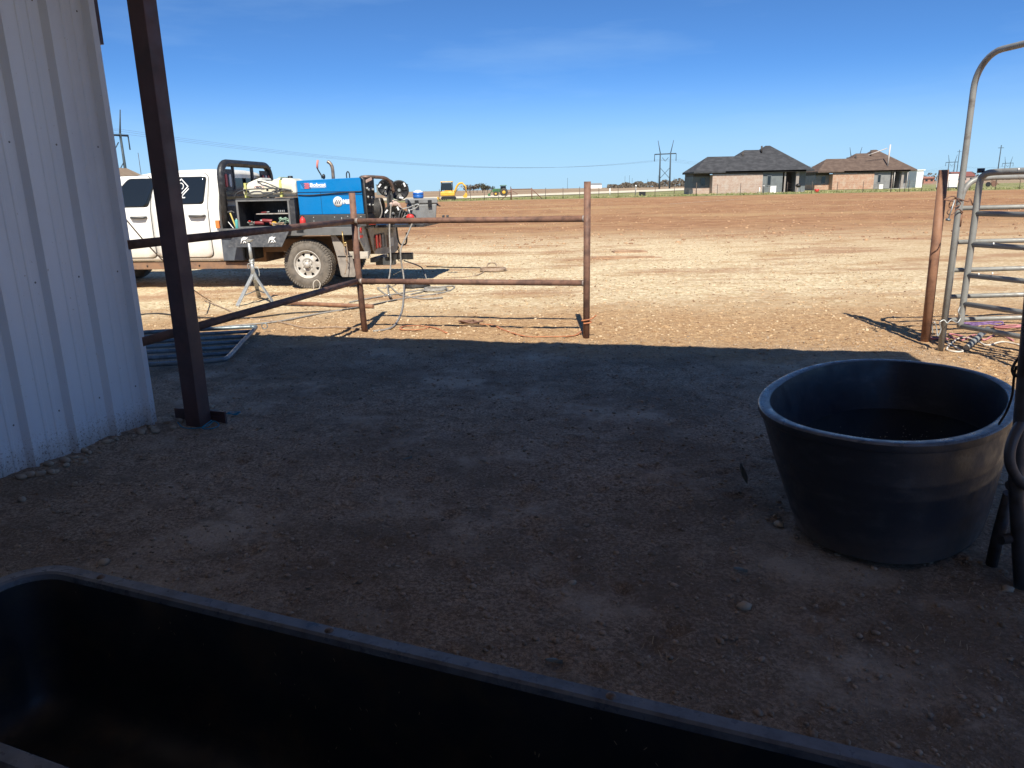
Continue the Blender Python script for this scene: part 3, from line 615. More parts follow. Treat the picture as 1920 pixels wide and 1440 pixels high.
for wx in (-1.0, .9):
    q = MB()
    for sy in (-1, 1): q.hexa([(wx-.03, sy*.2-.03, -.01), (wx+.03, sy*.2-.03, -.01), (wx+.03, sy*.2+.03, -.01), (wx-.03, sy*.2+.03, -.01)], [(wx-.03, sy*.2-.03, .02), (wx+.03, sy*.2-.03, .02), (wx+.03, sy*.2+.03, .02), (wx-.03, sy*.2+.03, .02)])
    q.build('stand', dkgrey, tr)
Mi = (Matrix.Translation(TO_) @ Matrix.Rotation(ta, 4, 'Z')).inverted()
boltm = M_('rusty_bolt', (.16, .12, .10), (.08, .06, .05), 60, .6, .5)
for p in ((-1.243, 1.992, 0.500), (-0.488, 1.689, 0.500), (0.209, 1.416, 0.500)):
    v = Mi @ Vector(p); q = MB(); q.lathe([(0, .5085), (.006, .508), (.0115, .504), (.0125, .5015)], 16, Matrix.Translation((v.x, TWd-.022, 0)))
    q.build('bolt', boltm, tr)
q = MB()
for i in range(60):
    x = random.uniform(-1.4, 1.1); z = random.uniform(.14, .47); y = TWd-.046-(.48-z)*.09-.002; l = random.uniform(.002, .012); a = random.gauss(PI/2, .5)
    q.add([(x, y, z), (x+.002, y, z), (x+.002+math.cos(a)*l, y-.0006, z+math.sin(a)*l), (x+math.cos(a)*l, y-.0006, z+math.sin(a)*l)], [(0, 1, 2, 3)])
o = tag(q.build('chaff', strawm), 'chaff stuck to the inside of the feed trough', 'chaff', kind='stuff'); o.location = TO_; o.rotation_euler = (0, 0, ta)
# leaves
leafm = M_('grey_green_leaf', (.12, .16, .17), (.09, .1, .1), 9, .6)
for i, (p, a, l, lab) in enumerate([((1.280, 3.767, 0.000), 1.9, .06, 'grey leaf standing up by the left side of the stock tank'), ((0.933, 2.843, 0.000), -.9, .035, 'small curled leaf on the dirt left of the tank foot'), ((0.095, 2.244, 0.000), -.5, .035, 'grey leaf on the dirt just beyond the trough rim'), ((-0.681, 4.252, 0.000), .2, .03, 'flat pale scrap on the dirt in mid pen')]):
    q = MB(); vs = []
    for k in range(7):
        t_ = k/6; wv = .28*l*math.sin(PI*t_)**.7+.001; vs += [(t_*l*2, -wv, .02*t_*(1-t_)+.004), (t_*l*2, 0, .008+.012*t_), (t_*l*2, wv, .02*t_*(1-t_)+.006)]
    q.add(vs, [(3*k, 3*k+3, 3*k+4, 3*k+1) for k in range(6)]+[(3*k+1, 3*k+4, 3*k+5, 3*k+2) for k in range(6)], True)
    o = q.build('leaf', leafm); o.location = (p[0], p[1], tz(p[0], p[1])+.004); o.rotation_euler = ((0, -.9, a) if i == 0 else (.1, -.1, a)); tag(o, lab, 'leaf')
# ------------------------------------------------------------------ truck (local: +x to the rear, +y to the far side)
TO = Vector((-3.484, 12.8, 0)); TA = R(-7)
truck = empty('pickup_truck', TO, TA, label='white crew cab flatbed work truck with black headache rack, parked side-on beyond the fence', cat='truck')
TM = Matrix.Translation(TO) @ Matrix.Rotation(TA, 4, 'Z')
def onT(x, y, z): return TM @ Vector((x, y, z))
def thingT(name, x, y, z, label, cat, rz=0, **k): return empty(name, onT(x, y, z), TA+rz, label=label, cat=cat, **k)
W_ = 2.0
def yside(z):
    if z < .62: return .05-(z-.5)*.25
    if z < 1.0: return .02-(z-.62)*.05
    if z < 1.40: return .001+(z-1.0)*.02
    return .01+(z-1.40)*.29
def section(x, zb, zt):
    zs = [zb, zb+.06, .75, .95, 1.15, 1.30, 1.38]; zs = [z for z in zs if z < zt-.06]
    if zt > 1.6: zs += [1.44, 1.6, 1.75, zt-.14, zt-.08]
    side = [(yside(z), z) for z in zs]
    y0 = side[-1][0]
    side += [(y0+.022, zt-.045), (y0+.06, zt-.018), (y0+.16, zt-.004), (W_*.32, zt+.012), (W_*.5, zt+.018)]
    while len(side) < 17: side.insert(-4, side[-5])
    ring = side+[(W_-y, z) for (y, z) in reversed(side[:-1])]
    return [Vector((x, y, z)) for (y, z) in ring]
st_ = [(-5.62, .62, .98), (-5.60, .55, 1.2), (-5.5, .52, 1.3), (-5.0, .52, 1.34), (-4.3, .50, 1.39), (-4.12, .5, 1.41), (-3.9, .5, 1.54), (-3.6, .5, 1.75), (-3.35, .5, 1.90), (-3.15, .5, 1.965), (-2.8, .5, 2.015), (-2.3, .5, 2.045), (-1.9, .5, 2.05), (-1.62, .5, 2.035), (-1.53, .5, 2.01), (-1.49, .52, 1.95)]
q = MB(); q.loft([section(*a) for a in st_]); cab = q.build('cab_body', white_p, truck)
def patch(name, xl, xr, zs, off, mat, par, nx_=8, far=False, yf=yside):
    q = MB(); vs = []
    for z in zs:
        a, b_ = xl(z), xr(z)
        for k in range(nx_+1):
            y = yf(z)-off; vs.append((a+(b_-a)*k/nx_, (W_-y) if far else y, z))
    m_ = nx_+1; q.add(vs, [(i*m_+k, i*m_+k+1, (i+1)*m_+k+1, (i+1)*m_+k) for i in range(len(zs)-1) for k in range(nx_)], True)
    o = q.build(name, mat, par, fix=False); s_ = o.modifiers.new('s', 'SOLIDIFY'); s_.thickness = .004; s_.offset = 0
    return o
def rounded(x0, x1, z0, z1, q_, slopeL=None, slopeR=None):
    def inset(z):
        d = 0
        if z < z0+q_: d = q_-math.sqrt(max(0, q_*q_-(z0+q_-z)**2))
        if z > z1-q_: d = max(d, q_-math.sqrt(max(0, q_*q_-(z-z1+q_)**2)))
        return d
    return (lambda z: x0+inset(z)+(slopeL(z) if slopeL else 0)), (lambda z: x1-inset(z)+(slopeR(z) if slopeR else 0))
def zl(a, b_, n_=10, q_=.06):
    s_ = [a+q_*(1-math.cos(PI/2*k/3)) for k in range(4)]; e_ = [b_-q_*(1-math.cos(PI/2*k/3)) for k in range(3, -1, -1)]
    md = [z for z in (1.0, 1.3, 1.399, 1.401, 1.5, 1.7) if s_[-1] < z < e_[0]]
    return s_+md+e_
seam = M_('door_gap', (.05, .05, .05), rough=.8)
arcf = lambda z: max(0, z-1.52)*.85          # sloped front door frame follows the windshield
for far in (False, True):
    xl, xr = rounded(-2.725, -1.68, .555, 1.985, .09); patch('door_gap', xl, xr, zl(.555, 1.985, q_=.09), .003, seam, cab, far=far)
    xl, xr = rounded(-2.716, -1.689, .565, 1.976, .085); d = patch('door', xl, xr, zl(.565, 1.976, q_=.085), .011, white_p, truck, far=far)
    xl, xr = rounded(-2.36, -1.735, 1.465, 1.925, .05, slopeR=lambda z: (z-1.7)*.1); patch('window_seal', xl, xr, zl(1.465, 1.925, q_=.05), .015, black, d, far=far)
    xl, xr = rounded(-2.345, -1.75, 1.478, 1.912, .045, slopeR=lambda z: (z-1.7)*.1); patch('window', xl, xr, zl(1.478, 1.912, q_=.045), .019, glass, d, far=far)
    s_ = (W_-.0, 1) if far else (0, -1)
    def han(x0, x1, z, par):
        q = MB(); y0 = s_[0]+s_[1]*.012; y1 = s_[0]+s_[1]*.055
        q.tube([(x0, y0, z), (x0+.03, y1, z-.004), ((x0+x1)/2, y1, z-.008), (x1-.03, y1, z-.004), (x1, y0, z)], [.02, .024, .026, .024, .02], 8, flat=.9)
        q.build('handle', dkgrey, par)
    han(-2.03, -1.74, 1.272, d)
    xl, xr = rounded(-3.95, -2.735, .555, 1.965, .09, slopeL=arcf); patch('door_gap', xl, xr, zl(.555, 1.965, q_=.09), .003, seam, cab, far=far)
    xl, xr = rounded(-3.94, -2.744, .565, 1.955, .085, slopeL=arcf); d = patch('door', xl, xr, zl(.565, 1.955, q_=.085), .011, white_p, truck, far=far)
    wf = lambda z: max(0, z-1.45)*.95
    xl, xr = rounded(-3.60, -2.775, 1.43, 1.915, .05, slopeL=wf, slopeR=lambda z: (z-1.43)*.28); patch('window_seal', xl, xr, zl(1.43, 1.915, q_=.05), .015, black, d, far=far)
    xl, xr = rounded(-3.57, -2.795, 1.445, 1.903, .045, slopeL=wf, slopeR=lambda z: (z-1.43)*.28); patch('window', xl, xr, zl(1.445, 1.903, q_=.045), .019, glass, d, far=far)
    han(-3.11, -2.82, 1.262, d)
    q = MB(); y0 = s_[0]; sg = s_[1]; q.box(-3.78, -3.62, min(y0+sg*.12, y0+sg*.34), max(y0+sg*.12, y0+sg*.34), 1.42, 1.72); q.tube([(-3.72, y0, 1.42), (-3.7, y0+sg*.14, 1.5)], .02, 6); q.build('mirror', black, truck, .03)
# diamond decal on the rear door window
def ydec(z): return yside(z)-.0225
q = MB()
def seg2(a, b_, wd=.016):
    A_, B2 = Vector((a[0], 0, a[1])), Vector((b_[0], 0, b_[1])); d = (B2-A_).normalized(); e = Vector((-d.z, 0, d.x))*wd/2; d = d*wd*.35
    vs = [A_-e-d, B2-e+d, B2+e+d, A_+e-d]; q.add([(v.x, ydec(v.z), v.z) for v in vs], [(0, 1, 2, 3)])
cx, cz, dr = -2.17, 1.765, .125
seg2((cx, cz+dr), (cx+dr, cz)); seg2((cx, cz+dr), (cx-dr, cz)); seg2((cx-dr, cz), (cx-.03, cz-dr*.8)); seg2((cx+dr, cz), (cx+.0, cz-dr)); seg2((cx+dr+.01, cz-.04), (cx+.03, cz-dr-.02))
for k in range(12):
    a0, a1 = 2*PI*k/12, 2*PI*(k+1)/12
    if k in (8, 9): continue
    seg2((cx-.01+.052*math.cos(a0), cz+.005+.052*math.sin(a0)), (cx-.01+.052*math.cos(a1), cz+.005+.052*math.sin(a1)), .014)
seg2((cx-.06, cz-.19), (cx-.005, cz-.19), .018); seg2((cx+.015, cz-.185), (cx+.07, cz-.185), .018); seg2((cx+.02, cz-.165), (cx+.03, cz-.18), .014)
q.build('window_decal', decal_w, truck, fix=False)
# windshield, rear glass, grille, bumper, headlights
q = MB(); q.hexa([(-4.08, .14, 1.452), (-4.08, W_-.14, 1.452), (-3.42, W_-.2, 1.893), (-3.42, .2, 1.893)], [(-4.09, .14, 1.462), (-4.09, W_-.14, 1.462), (-3.43, W_-.2, 1.903), (-3.43, .2, 1.903)]); q.build('windshield', glass, truck)
q = MB(); q.box(-1.492, -1.482, .28, W_-.28, 1.5, 1.9); q.build('rear_window', glass, truck)
q = MB(); q.box(-5.66, -5.6, .45, W_-.45, .72, 1.16); q.build('grille', black, truck, .02)
q = MB(); q.box(-5.82, -5.62, .02, W_-.02, .45, .70); q.build('front_bumper', galv, truck, .03)
for y in (.08, W_-.40): q = MB(); q.box(-5.66, -5.58, y, y+.32, .85, 1.13); q.build('headlight', decal_w, truck, .03)
# wheel arch, rocker frame
q = MB(); q.lathe([(.46, -.012), (.53, -.012), (.53, .3), (.46, .3)], 36, Matrix.Translation((-4.45, .0, .44)) @ Matrix.Rotation(R(-90), 4, 'X')); q.build('wheel_arch', black, truck)
bframe = M_('rust_brown_frame', (.26, .15, .09), (.17, .11, .08), 6, .8, 0, .4, .7)
q = MB(); q.box(-3.95, -1.05, .06, .13, .355, .462); q.box(-3.95, -1.05, .06, .30, .462, .475); q.build('rock_rail', bframe, truck, .008)
q = MB()
for x in (-2.98, -2.0): q.tube([(x, .048, .415), (x, .062, .415)], .014, 10)
q.build('rail_holes', black, truck)
for y in (.55, 1.35): q = MB(); q.box(-5.4, 1.05, y, y+.08, .60, .82); q.build('chassis_rail', bframe, truck)
q = MB(); q.tube([(0, .3, .44), (0, 1.9, .44)], .05, 10); q.ball((0, 1.1, .44), .19, .17, .19); q.build('rear_axle', bframe, truck)
q = MB(); q.tube([(-4.45, .3, .44), (-4.45, 1.9, .44)], .05, 10); q.build('front_axle', bframe, truck)
q = MB(); q.box(-1.9, -1.0, .6, 1.4, .42, .7); q.tube([(-1.0, 1.3, .5), (-.3, 1.35, .52), (.9, 1.5, .5)], .04, 8); q.build('fuel_tank', bframe, truck, .03)
# wheels
def wheel(x, y, far=False):
    e = bpy.data.objects.new('wheel', None); COL.objects.link(e); e.parent = truck; e.location = (x, y, .42); e.rotation_euler = (R(-90) if not far else R(90), 0, 0)   # local +z into the truck
    q = MB(); q.lathe([(.232, .02), (.25, .002), (.30, -.004), (.345, .004), (.372, .02), (.395, .022), (.412, .04), (.418, .09), (.42, .14), (.418, .19), (.412, .24), (.39, .27), (.34, .285), (.25, .275), (.232, .26), (.232, .02)], 64)
    for k in range(56):
        a = 2*PI*k/56
        for (zz_, dz_, sh) in ((.065, .032, 0), (.115, .026, .5), (.165, .026, 0), (.215, .032, .5)):
            aa = a+sh*2*PI/56; q.box(-.016, .016, -.006, .007, -dz_, dz_, Matrix.Rotation(aa, 4, 'Z') @ Matrix.Translation((0, .421, zz_)) @ Matrix.Rotation(.35 if sh else -.35, 4, 'Y'))
        q.box(-.015, .012, -.02, .016, -.005, .006, Matrix.Rotation(a, 4, 'Z') @ Matrix.Translation((0, .392, .018)))
    q.build('tyre', tyre_m, e)
    # rim dish with eight hand holes cut as real gaps between spokes
    q = MB(); N_ = 96
    def rg(rad, z): return [Vector((rad*math.cos(2*PI*k/N_), rad*math.sin(2*PI*k/N_), z)) for k in range(N_)]
    q.loft([rg(.236, .012), rg(.243, .004), rg(.232, .0), rg(.222, .02), rg(.215, .045)], caps=False)
    radii = [(.215, .045), (.20, .052), (.185, .050), (.165, .045), (.147, .038), (.132, .03), (.115, .018), (.10, .02), (.095, .03), (.055, .03), (.052, -.03), (.045, -.045), (.0, -.048)]
    vs = [v for (ra, z) in radii for v in rg(max(ra, .0005), z)]; fs = []
    for i in range(len(radii)-1):
        for k in range(N_):
            hole = 1 <= i <= 3 and (k % 12) in ((4, 5, 6, 7) if i == 2 else (4, 5, 6, 7) if i == 1 else (5, 6))
            if not hole: fs.append((i*N_+k, i*N_+(k+1) % N_, (i+1)*N_+(k+1) % N_, (i+1)*N_+k))
    q.add(vs, fs, True)
    q.lathe([(.232, .012), (.228, .15), (.22, .25)], 48)
    for k in range(8):
        a = 2*PI*(k+.5)/8; c_ = (.078*math.cos(a), .078*math.sin(a)); q.tube([(c_[0], c_[1], .03), (c_[0], c_[1], .0)], .011, 6)
    q.build('rim', rimm, e, fix=False)
    q = MB(); q.lathe([(.225, .16), (.0, .16)], 24); q.build('brake_disc', black, e, fix=False)
wheel(0, 0); wheel(0, W_, True); wheel(-4.45, .02); wheel(-4.45, W_-.02, True)
# flatbed
tread = M_('black_tread_plate', (.035, .037, .042), (.09, .09, .095), 14, .45, .3, .45, .75, .4, 70, .003)
side_g = M_('grey_bed_side', (.17, .175, .18), (.10, .10, .10), 5, .5, .2, .45, .75)
q = MB(); q.box(-1.50, .98, -.04, 2.22, .985, 1.045); q.build('bed_deck', tread, truck, .004)
q = MB(); q.box(-1.50, .955, -.075, -.041, .915, 1.05); q.build('bed_side', side_g, truck, .006)
q = MB(); q.box(-1.5, .955, 2.22, 2.255, .915, 1.05); q.build('bed_side', side_g, truck, .006)
q = MB(); q.box(-.10, .02, -.079, -.074, .965, 1.01); q.build('side_pocket', black, truck)
q = MB(); q.box(.99, 1.95, .55, 2.2, 1.0, 1.045); q.build('rear_platform', tread, truck, .004)
for x in (-1.3, -.7, .65):
    q = MB(); q.box(x, x+.06, .0, 2.15, .82, .98); q.build('cross_member', black, truck)
q = MB(); q.box(-1.50, -1.13, -.02, .42, .50, .90); q.build('underbed_box', M_('slate_box', (.11, .125, .15), (.07, .08, .1), 5, .5, .1), truck, .012)
q = MB(); q.box(-1.13, -.95, .05, .4, .52, .85); q.build('step_box', black, truck, .01)
q = MB(); q.box(-1.56, -1.49, -.04, .0, 1.06, 1.19); q.build('marker_light', M_('amber_lens', (.8, .22, .06), rough=.3), truck, .004)
# fender well dark liner above the wheel
q = MB(); q.lathe([(.50, -.0), (.52, -.0), (.52, .3), (.50, .3)], 36, Matrix.Translation((0, .02, .44)) @ Matrix.Rotation(R(-90), 4, 'X'));
# headache rack
q = MB(); x0 = -1.40
def rk(y, z): return (x0, y, z)
pth = [rk(.03, 1.04), rk(.03, 1.88)]+[rk(.03+.24-.24*math.cos(R(a)), 1.90+.24*math.sin(R(a))) for a in (15, 30, 45, 60, 75, 90)]+[rk(1.97-.24+.24*math.sin(R(a)), 1.90+.24*math.cos(R(a))) for a in (0, 15, 30, 45, 60, 75, 90)]+[rk(1.97, 1.04)]
q.tube(pth, .062, 14); q.build('rack_frame', tread, truck)
q = MB(); q.box(x0-.02, x0+.02, .06, 1.94, 1.045, 1.42); q.build('rack_panel', tread, truck)
for z in (1.50, 1.585, 1.67): q = MB(); q.box(x0-.03, x0+.03, .06, 1.94, z, z+.03); q.build('rack_slat', tread, truck)
for (y0_, y1_) in ((.08, .46), (1.54, 1.92)):
    q = MB(); q.prism([(y0_, 1.71), (y1_, 1.71), (y1_, 2.04), (y0_+.0 if y0_ > 1 else y0_+.08, 2.04)], x0-.01, x0+.012, 'x'); q.build('rack_wing', tread, truck)
q = MB(); q.box(x0-.02, x0+.02, .46, .50, 1.7, 2.09); q.build('rack_bar', tread, truck)
q = MB(); q.box(x0-.02, x0+.02, 1.18, 1.24, 1.7, 2.09); q.build('rack_bar', tread, truck)
lensr = M_('red_lens', (.5, .03, .03), rough=.3); lensw = M_('clear_lens', (.6, .6, .6), rough=.25)
for y, mt in ((.17, lensr), (.31, lensw), (1.62, lensr), (1.74, lensw), (1.85, lensr)):
    q = MB(); q.prism(rrect(y-.035, y+.035, 1.74, 1.96, .033), x0+.013, x0+.03, 'x'); q.build('rack_light', mt, truck)
q = MB(); q.tube([(x0, 1.97, 2.0), (x0, 2.04, 2.12)], .008, 6); q.build('antenna', black, truck)
# tool box with fold-down door
boxm = M_('dark_checker_plate', (.055, .058, .065), (.12, .12, .125), 14, .45, .3, .45, .75, .4, 70, .003)
tb0, tb1 = -1.15, -.12
tbx = bpy.data.objects.new('tool_box', None); COL.objects.link(tbx); tbx.parent = truck
q = MB(); q.box(tb0, tb1, -.03, .55, 1.515, 1.545); q.build('lid', boxm, tbx, .004)
q = MB(); q.box(tb0, tb0+.03, -.02, .55, 1.046, 1.514); q.build('side', boxm, tbx)
q = MB(); q.box(tb1-.10, tb1, -.02, .55, 1.046, 1.514); q.build('side', boxm, tbx)
q = MB(); q.box(tb0+.031, tb1-.101, .52, .55, 1.05, 1.514); q.build('back', boxm, tbx)
q = MB(); q.box(tb0+.031, tb1-.101, -.02, .519, 1.046, 1.075); q.build('bottom', boxm, tbx)
q = MB(); q.box(tb0+.30, tb1-.101, .05, .5, 1.275, 1.29); q.build('shelf', M_('pale_shelf', (.42, .4, .38), (.25, .2, .18), 9, .6), tbx)
liner = midgrey
q = MB()
q.box(tb0-.004, tb1-.07, -.03, -.021, 1.495, 1.52); q.box(tb0-.004, tb0+.03, -.03, -.021, 1.05, 1.494); q.box(tb1-.12, tb1-.09, -.03, -.021, 1.05, 1.494); q.box(tb0+.031, tb1-.121, -.03, -.021, 1.05, 1.078)
q.build('door_frame', liner, tbx)
q = MB(); a = Vector((tb0-.06, -.085, 1.05)); q.hexa([(tb0-.02, -.09, 1.04), (tb1-.05, -.09, 1.04), (tb1-.05, -.13, 1.05), (tb0-.02, -.13, 1.05)][::1], [(tb0-.02, -.09, 1.05), (tb1-.05, -.09, 1.05), (tb1-.05, -.13, 1.06), (tb0-.02, -.13, 1.06)])
q = MB(); q.hexa([(tb0-.13, -.24, .745), (tb1-.20, -.24, .745), (tb1-.20, -.215, .745), (tb0-.13, -.215, .745)], [(tb0-.0, -.125, 1.055), (tb1-.06, -.125, 1.055), (tb1-.06, -.10, 1.055), (tb0-.0, -.10, 1.055)])
dr = q.build('open_door', boxm, tbx, .004)
ang = math.atan2(.115, .31)
for cx_ in (tb0+.17, tb0+.66):
    q = MB(); rnd = random.Random(int(cx_*100))
    base = Vector((cx_, -.205, .855))
    def dp(a_, b_): return (base.x+a_, base.y-.006+b_*math.sin(ang), base.z+b_*math.cos(ang))
    for (x0_, z0_, x1_, z1_) in ((-.06, -.05, -.045, .04), (-.045, .04, -.01, .055), (-.01, .055, .03, .04), (.03, .04, .055, .05), (-.045, .0, .0, .02), (0, .02, .04, -.005), (.04, -.005, .06, -.04), (-.02, -.05, .0, -.01), (.0, -.01, .03, -.045), (-.04, .03, .045, .03)):
        q.tube([dp(x0_, z0_), dp(x1_, z1_)], .009, 5)
    q.build('emblem', decal_w, dr)
# mud flap, tail skirt, lights, hitch
q = MB(); q.prism([(.44, .93), (.52, .93), (.80, .55), (.84, .24), (.82, .2), (.60, .2), (.575, .23), (.53, .55)], .03, .045, 'y'); q.build('mud_flap', M_('dusty_flap', (.30, .27, .24), (.2, .18, .165), 6, .8), truck, .003)
q = MB(); q.box(.545, .80, .02, .055, .545, .56); q.build('flap_clamp', black, truck)
q = MB(); q.hexa([(.957, -.07, .915), (.957, .12, .915), (1.08, .18, .56), (1.06, .10, .56)], [(.957, -.07, 1.045), (.957, .12, 1.045), (1.0, .12, 1.045), (1.0, -.06, 1.045)])
q = MB(); q.prism([(-.07, 1.045), (.28, 1.045), (.52, .60), (.45, .52), (.33, .52), (.22, .60), (-.07, .84)], 0, .02, 'x', Matrix.Translation((.965, 0, 0))); tail = q.build('light_panel', M_('dusty_grey_panel', (.36, .36, .34), (.26, .25, .23), 6, .6), truck, .004)
tailM = Matrix.Translation((.99, 0, 0))
q = MB(); q.lathe([(.0, .0), (.022, .0), (.045, .004), (.045, .02)], 20, Matrix.Translation((1.0, .03, .985)) @ Matrix.Rotation(R(-90), 4, 'Y')); q.build('round_light', lensr, tail)
q = MB(); q.box(.986, .998, -.03, .09, .86, .90); q.build('reflector', redp, tail)
q = MB(); q.prism([(.30, 1.0), (2.15, 1.0), (2.15, .5), (1.75, .44), (.60, .54), (.5, .62)], 0, .02, 'x', Matrix.Translation((1.02, 0, 0))); sk = q.build('tail_skirt', M_('taupe_skirt', (.36, .32, .28), (.24, .21, .185), 5, .6), truck, .004)
q = MB(); q.box(1.0, 1.06, .25, 2.2, 1.0, 1.03); q.build('tail_bar', midgrey, truck, .004)
q = MB(); q.prism(rrect(.55, 1.25, .62, .88, .06), 0, .006, 'x', Matrix.Translation((1.04, 0, 0))); q.build('light_recess', black, sk)
for y, mt in ((.62, lensr), (.80, lensr), (.97, midgrey)):
    q = MB(); q.prism(rrect(y, y+.10, .63, .87, .045), 0, .02, 'x', Matrix.Translation((1.047, 0, 0))); q.build('tail_lamp', mt, sk)
for y in (1.45, 1.58, 1.71): q = MB(); q.prism(rrect(y, y+.045, .84, .92, .02), 0, .004, 'x', Matrix.Translation((1.04, 0, 0))); q.build('slot', black, sk)
q = MB(); q.box(1.045, 1.052, 1.45, 1.78, .60, .76, None); q.build('license_plate', M_('plate', (.55, .55, .55), (.4, .4, .4), 9, .5), truck)
q = MB(); q.box(.55, 1.05, .12, .20, .50, .62); q.build('rear_frame', M_('pale_frame', (.5, .46, .4), (.3, .27, .22), 6, .7), truck, .006)
q = MB(); q.box(.9, 1.25, 1.02, 1.16, .30, .44); q.box(.9, 1.0, .7, 1.5, .38, .46); q.build('hitch', dkgrey, truck, .008)
q = MB(); q.box(1.15, 1.6, 1.0, 1.1, .40, .52); q.build('receiver', black, truck, .008)
q = MB(); q.tube(bez([(1.10, 1.85, 1.0), (1.12, 1.86, .72), (1.16, 1.86, .62), (1.26, 1.86, .62), (1.29, 1.86, .72), (1.29, 1.86, .84)], 5), .016, 8); q.build('tow_hook', dkgrey, truck)
q = MB()
for k in range(5): 
    c_ = Vector((1.13+.004*k, 1.80, .56-.035*k)); q.tube([(c_.x+(.014 if k % 2 else .004)*math.cos(t_/8*2*PI), c_.y+(.004 if k % 2 else .014)*math.cos(t_/8*2*PI), c_.z+.026*math.sin(t_/8*2*PI)) for t_ in range(8)], .006, 5, closed=True)
q.tube([(1.15+.045*math.cos(t_/12*2*PI), 1.80, .345+.045*math.sin(t_/12*2*PI)) for t_ in range(12)], .009, 6, closed=True)
q.build('safety_chain', black, truck)
# brass fittings hanging under the bed side
hf = thingT('hose_fitting', .70, -.09, .98, 'brass hose fitting on a hose hanging over the bed side left of the fence post', 'hose')
q = MB(); q.tube([(0, 0, 0), (.015, -.01, -.2)], .011, 6); q.tube([(.0, -.01, -.2), (.07, -.01, -.19)], .016, 6); q.tube([(.01, -.01, -.23), (.06, -.01, -.24)], .014, 6); q.build('brass_fitting', M_('brass', (.45, .32, .14), (.3, .2, .1), 20, .4, .6), hf)
q = MB(); q.tube(bez([(.015, -.01, -.2), (.02, -.01, -.35), (.05, 0, -.45), (.03, 0, -.6), (-.01, 0, -.72)], 5), .008, 6); q.tube(bez([(.06, -.01, -.2), (.065, -.01, -.38), (.03, 0, -.5)], 5), .008, 6); q.build('hose', cordtan, hf)

# ------------------------------------------------------------------ things on the bed
wd = thingT('engine_welder', -.08, .05, 1.046, 'bright blue engine driven welder on the truck bed with white lettering', 'welder')
q = MB(); q.box(.0, 1.16, .0, .58, .0, .205); q.build('base', dkgrey, wd, .006)
for (x, z) in ((.25, .16), (.25, .1), (.62, .16), (.85, .17), (1.08, .16)):
    q = MB(); q.ball((x, -.004, z), .011, .006, .011, 6, 4); q.build('bolt', galv, wd)
q = MB(); q.box(.74, .745, -.004, -.002, .03, .16); q.box(.79, .90, -.005, -.002, .07, .10); q.build('base_sticker', decal_w, wd)
WA, WB = .01, 1.135
q = MB(); q.prism([(WA, .21), (WB, .21), (WB-.02, .79), (WB-.03, .80), (WA+.0, .79-.02), (WA-.012, .76)], .0, .58, 'y'); q.build('housing', blue_p, wd, .012)
q = MB(); q.box(WA-.004, WB-.01, -.007, .0, .575, .583); q.box(WA, WB-.01, -.005, .0, .523, .530); q.box(.405, .410, -.005, .0, .215, .575); q.build('panel_seam', M_('seam_navy', (.005, .03, .1), rough=.6), wd)
q = MB(); q.tube(bez([(.02, -.012, .535), (.25, -.018, .53), (.55, -.018, .548), (.85, -.018, .566), (1.12, -.015, .575)], 5), .008, 6); q.build('trim_cord', cordblk, wd)
Mx = Matrix.Translation((.0, -.001, .0)) @ Matrix.Rotation(R(90), 4, 'X')
def wt(x, z, rot=0): return Matrix.Translation((x, -.008, z)) @ Matrix.Rotation(R(rot), 4, 'Y') @ Matrix.Rotation(R(90), 4, 'X')
q = MB(); q.box(.07, .52, -.0035, -.001, .635, .735); q.build('badge_panel', M_('badge_blue', (.03, .25, .62), rough=.4), wd)
q = MB()
for k in range(5):
    x = .07+.026*k; q.prism([(x, .735), (x+.011, .735), (x+.071, .635), (x+.060, .635)], -.0065, -.0036, 'y')
q.build('badge_stripes', decal_dk, wd)
q = MB()
for k in range(5):
    z = .64+.019*k; x = .135+.012*(k % 2); q.prism([(x, z), (x+.085, z), (x+.085, z+.011), (x, z+.011)], -.010, -.0068, 'y')
q.build('badge_flag', M_('flag_red', (.8, .2, .25), rough=.5), wd)
text('badge_text', 'Bobcat', .082, decal_w, wd, wt(.235, .668), bold=.003, sx=1.2)
q = MB(); q.box(.24, .5, -.008, -.004, .650, .655); q.build('badge_line', decal_w, wd)
q = MB(); q.lathe([(0, -.004), (.083, -.004), (.083, .0)], 40, Matrix.Translation((.70, -.003, .415)) @ Matrix.Rotation(R(-90), 4, 'X')); q.build('logo_disc', decal_w, wd, fix=False)
q = MB()
for k in range(3):
    x = .648+.034*k; q.prism([(x, .385), (x+.016, .385), (x+.038, .445), (x+.022, .445)], -.012, -.0085, 'y')
q.build('logo_bars', decal_dk, wd)
text('logo_text', 'Miller', .105, decal_w, wd, wt(.79, .378), bold=.003, sx=.78)
# control end, frame, top fittings
q = MB(); q.box(1.14, 1.17, .0, .58, .21, .79); q.build('control_panel', black, wd, .01)
q = MB(); q.tube([(1.19, .01, .0), (1.165, .01, .76), (1.13, .01, .80), (1.10, .01, .80)], .016, 8); q.build('roll_bar', dkgrey, wd)
q = MB()
for (y, z) in ((.12, .62), (.2, .60), (.34, .62), (.45, .6), (.14, .48), (.32, .47), (.47, .47), (.2, .35), (.4, .34)): q.tube([(1.17, y, z), (1.20, y, z)], .022, 10)
q.build('knobs', galv, wd)
q = MB(); q.tube(bez([(.40, .15, .80), (.385, .15, .86), (.345, .15, .93), (.33, .15, .97)], 4), .011, 8); q.build('lever', black, wd)
q = MB(); q.tube([(.33, .15, .965), (.332, .15, 1.02), (.35, .15, 1.10)], .018, 8); q.build('lever_grip', M_('faded_red_grip', (.6, .2, .16), rough=.6), wd)
q = MB(); q.ball((.43, .15, .83), .03, .03, .045, 8, 5); q.build('fuel_cap', black, wd)
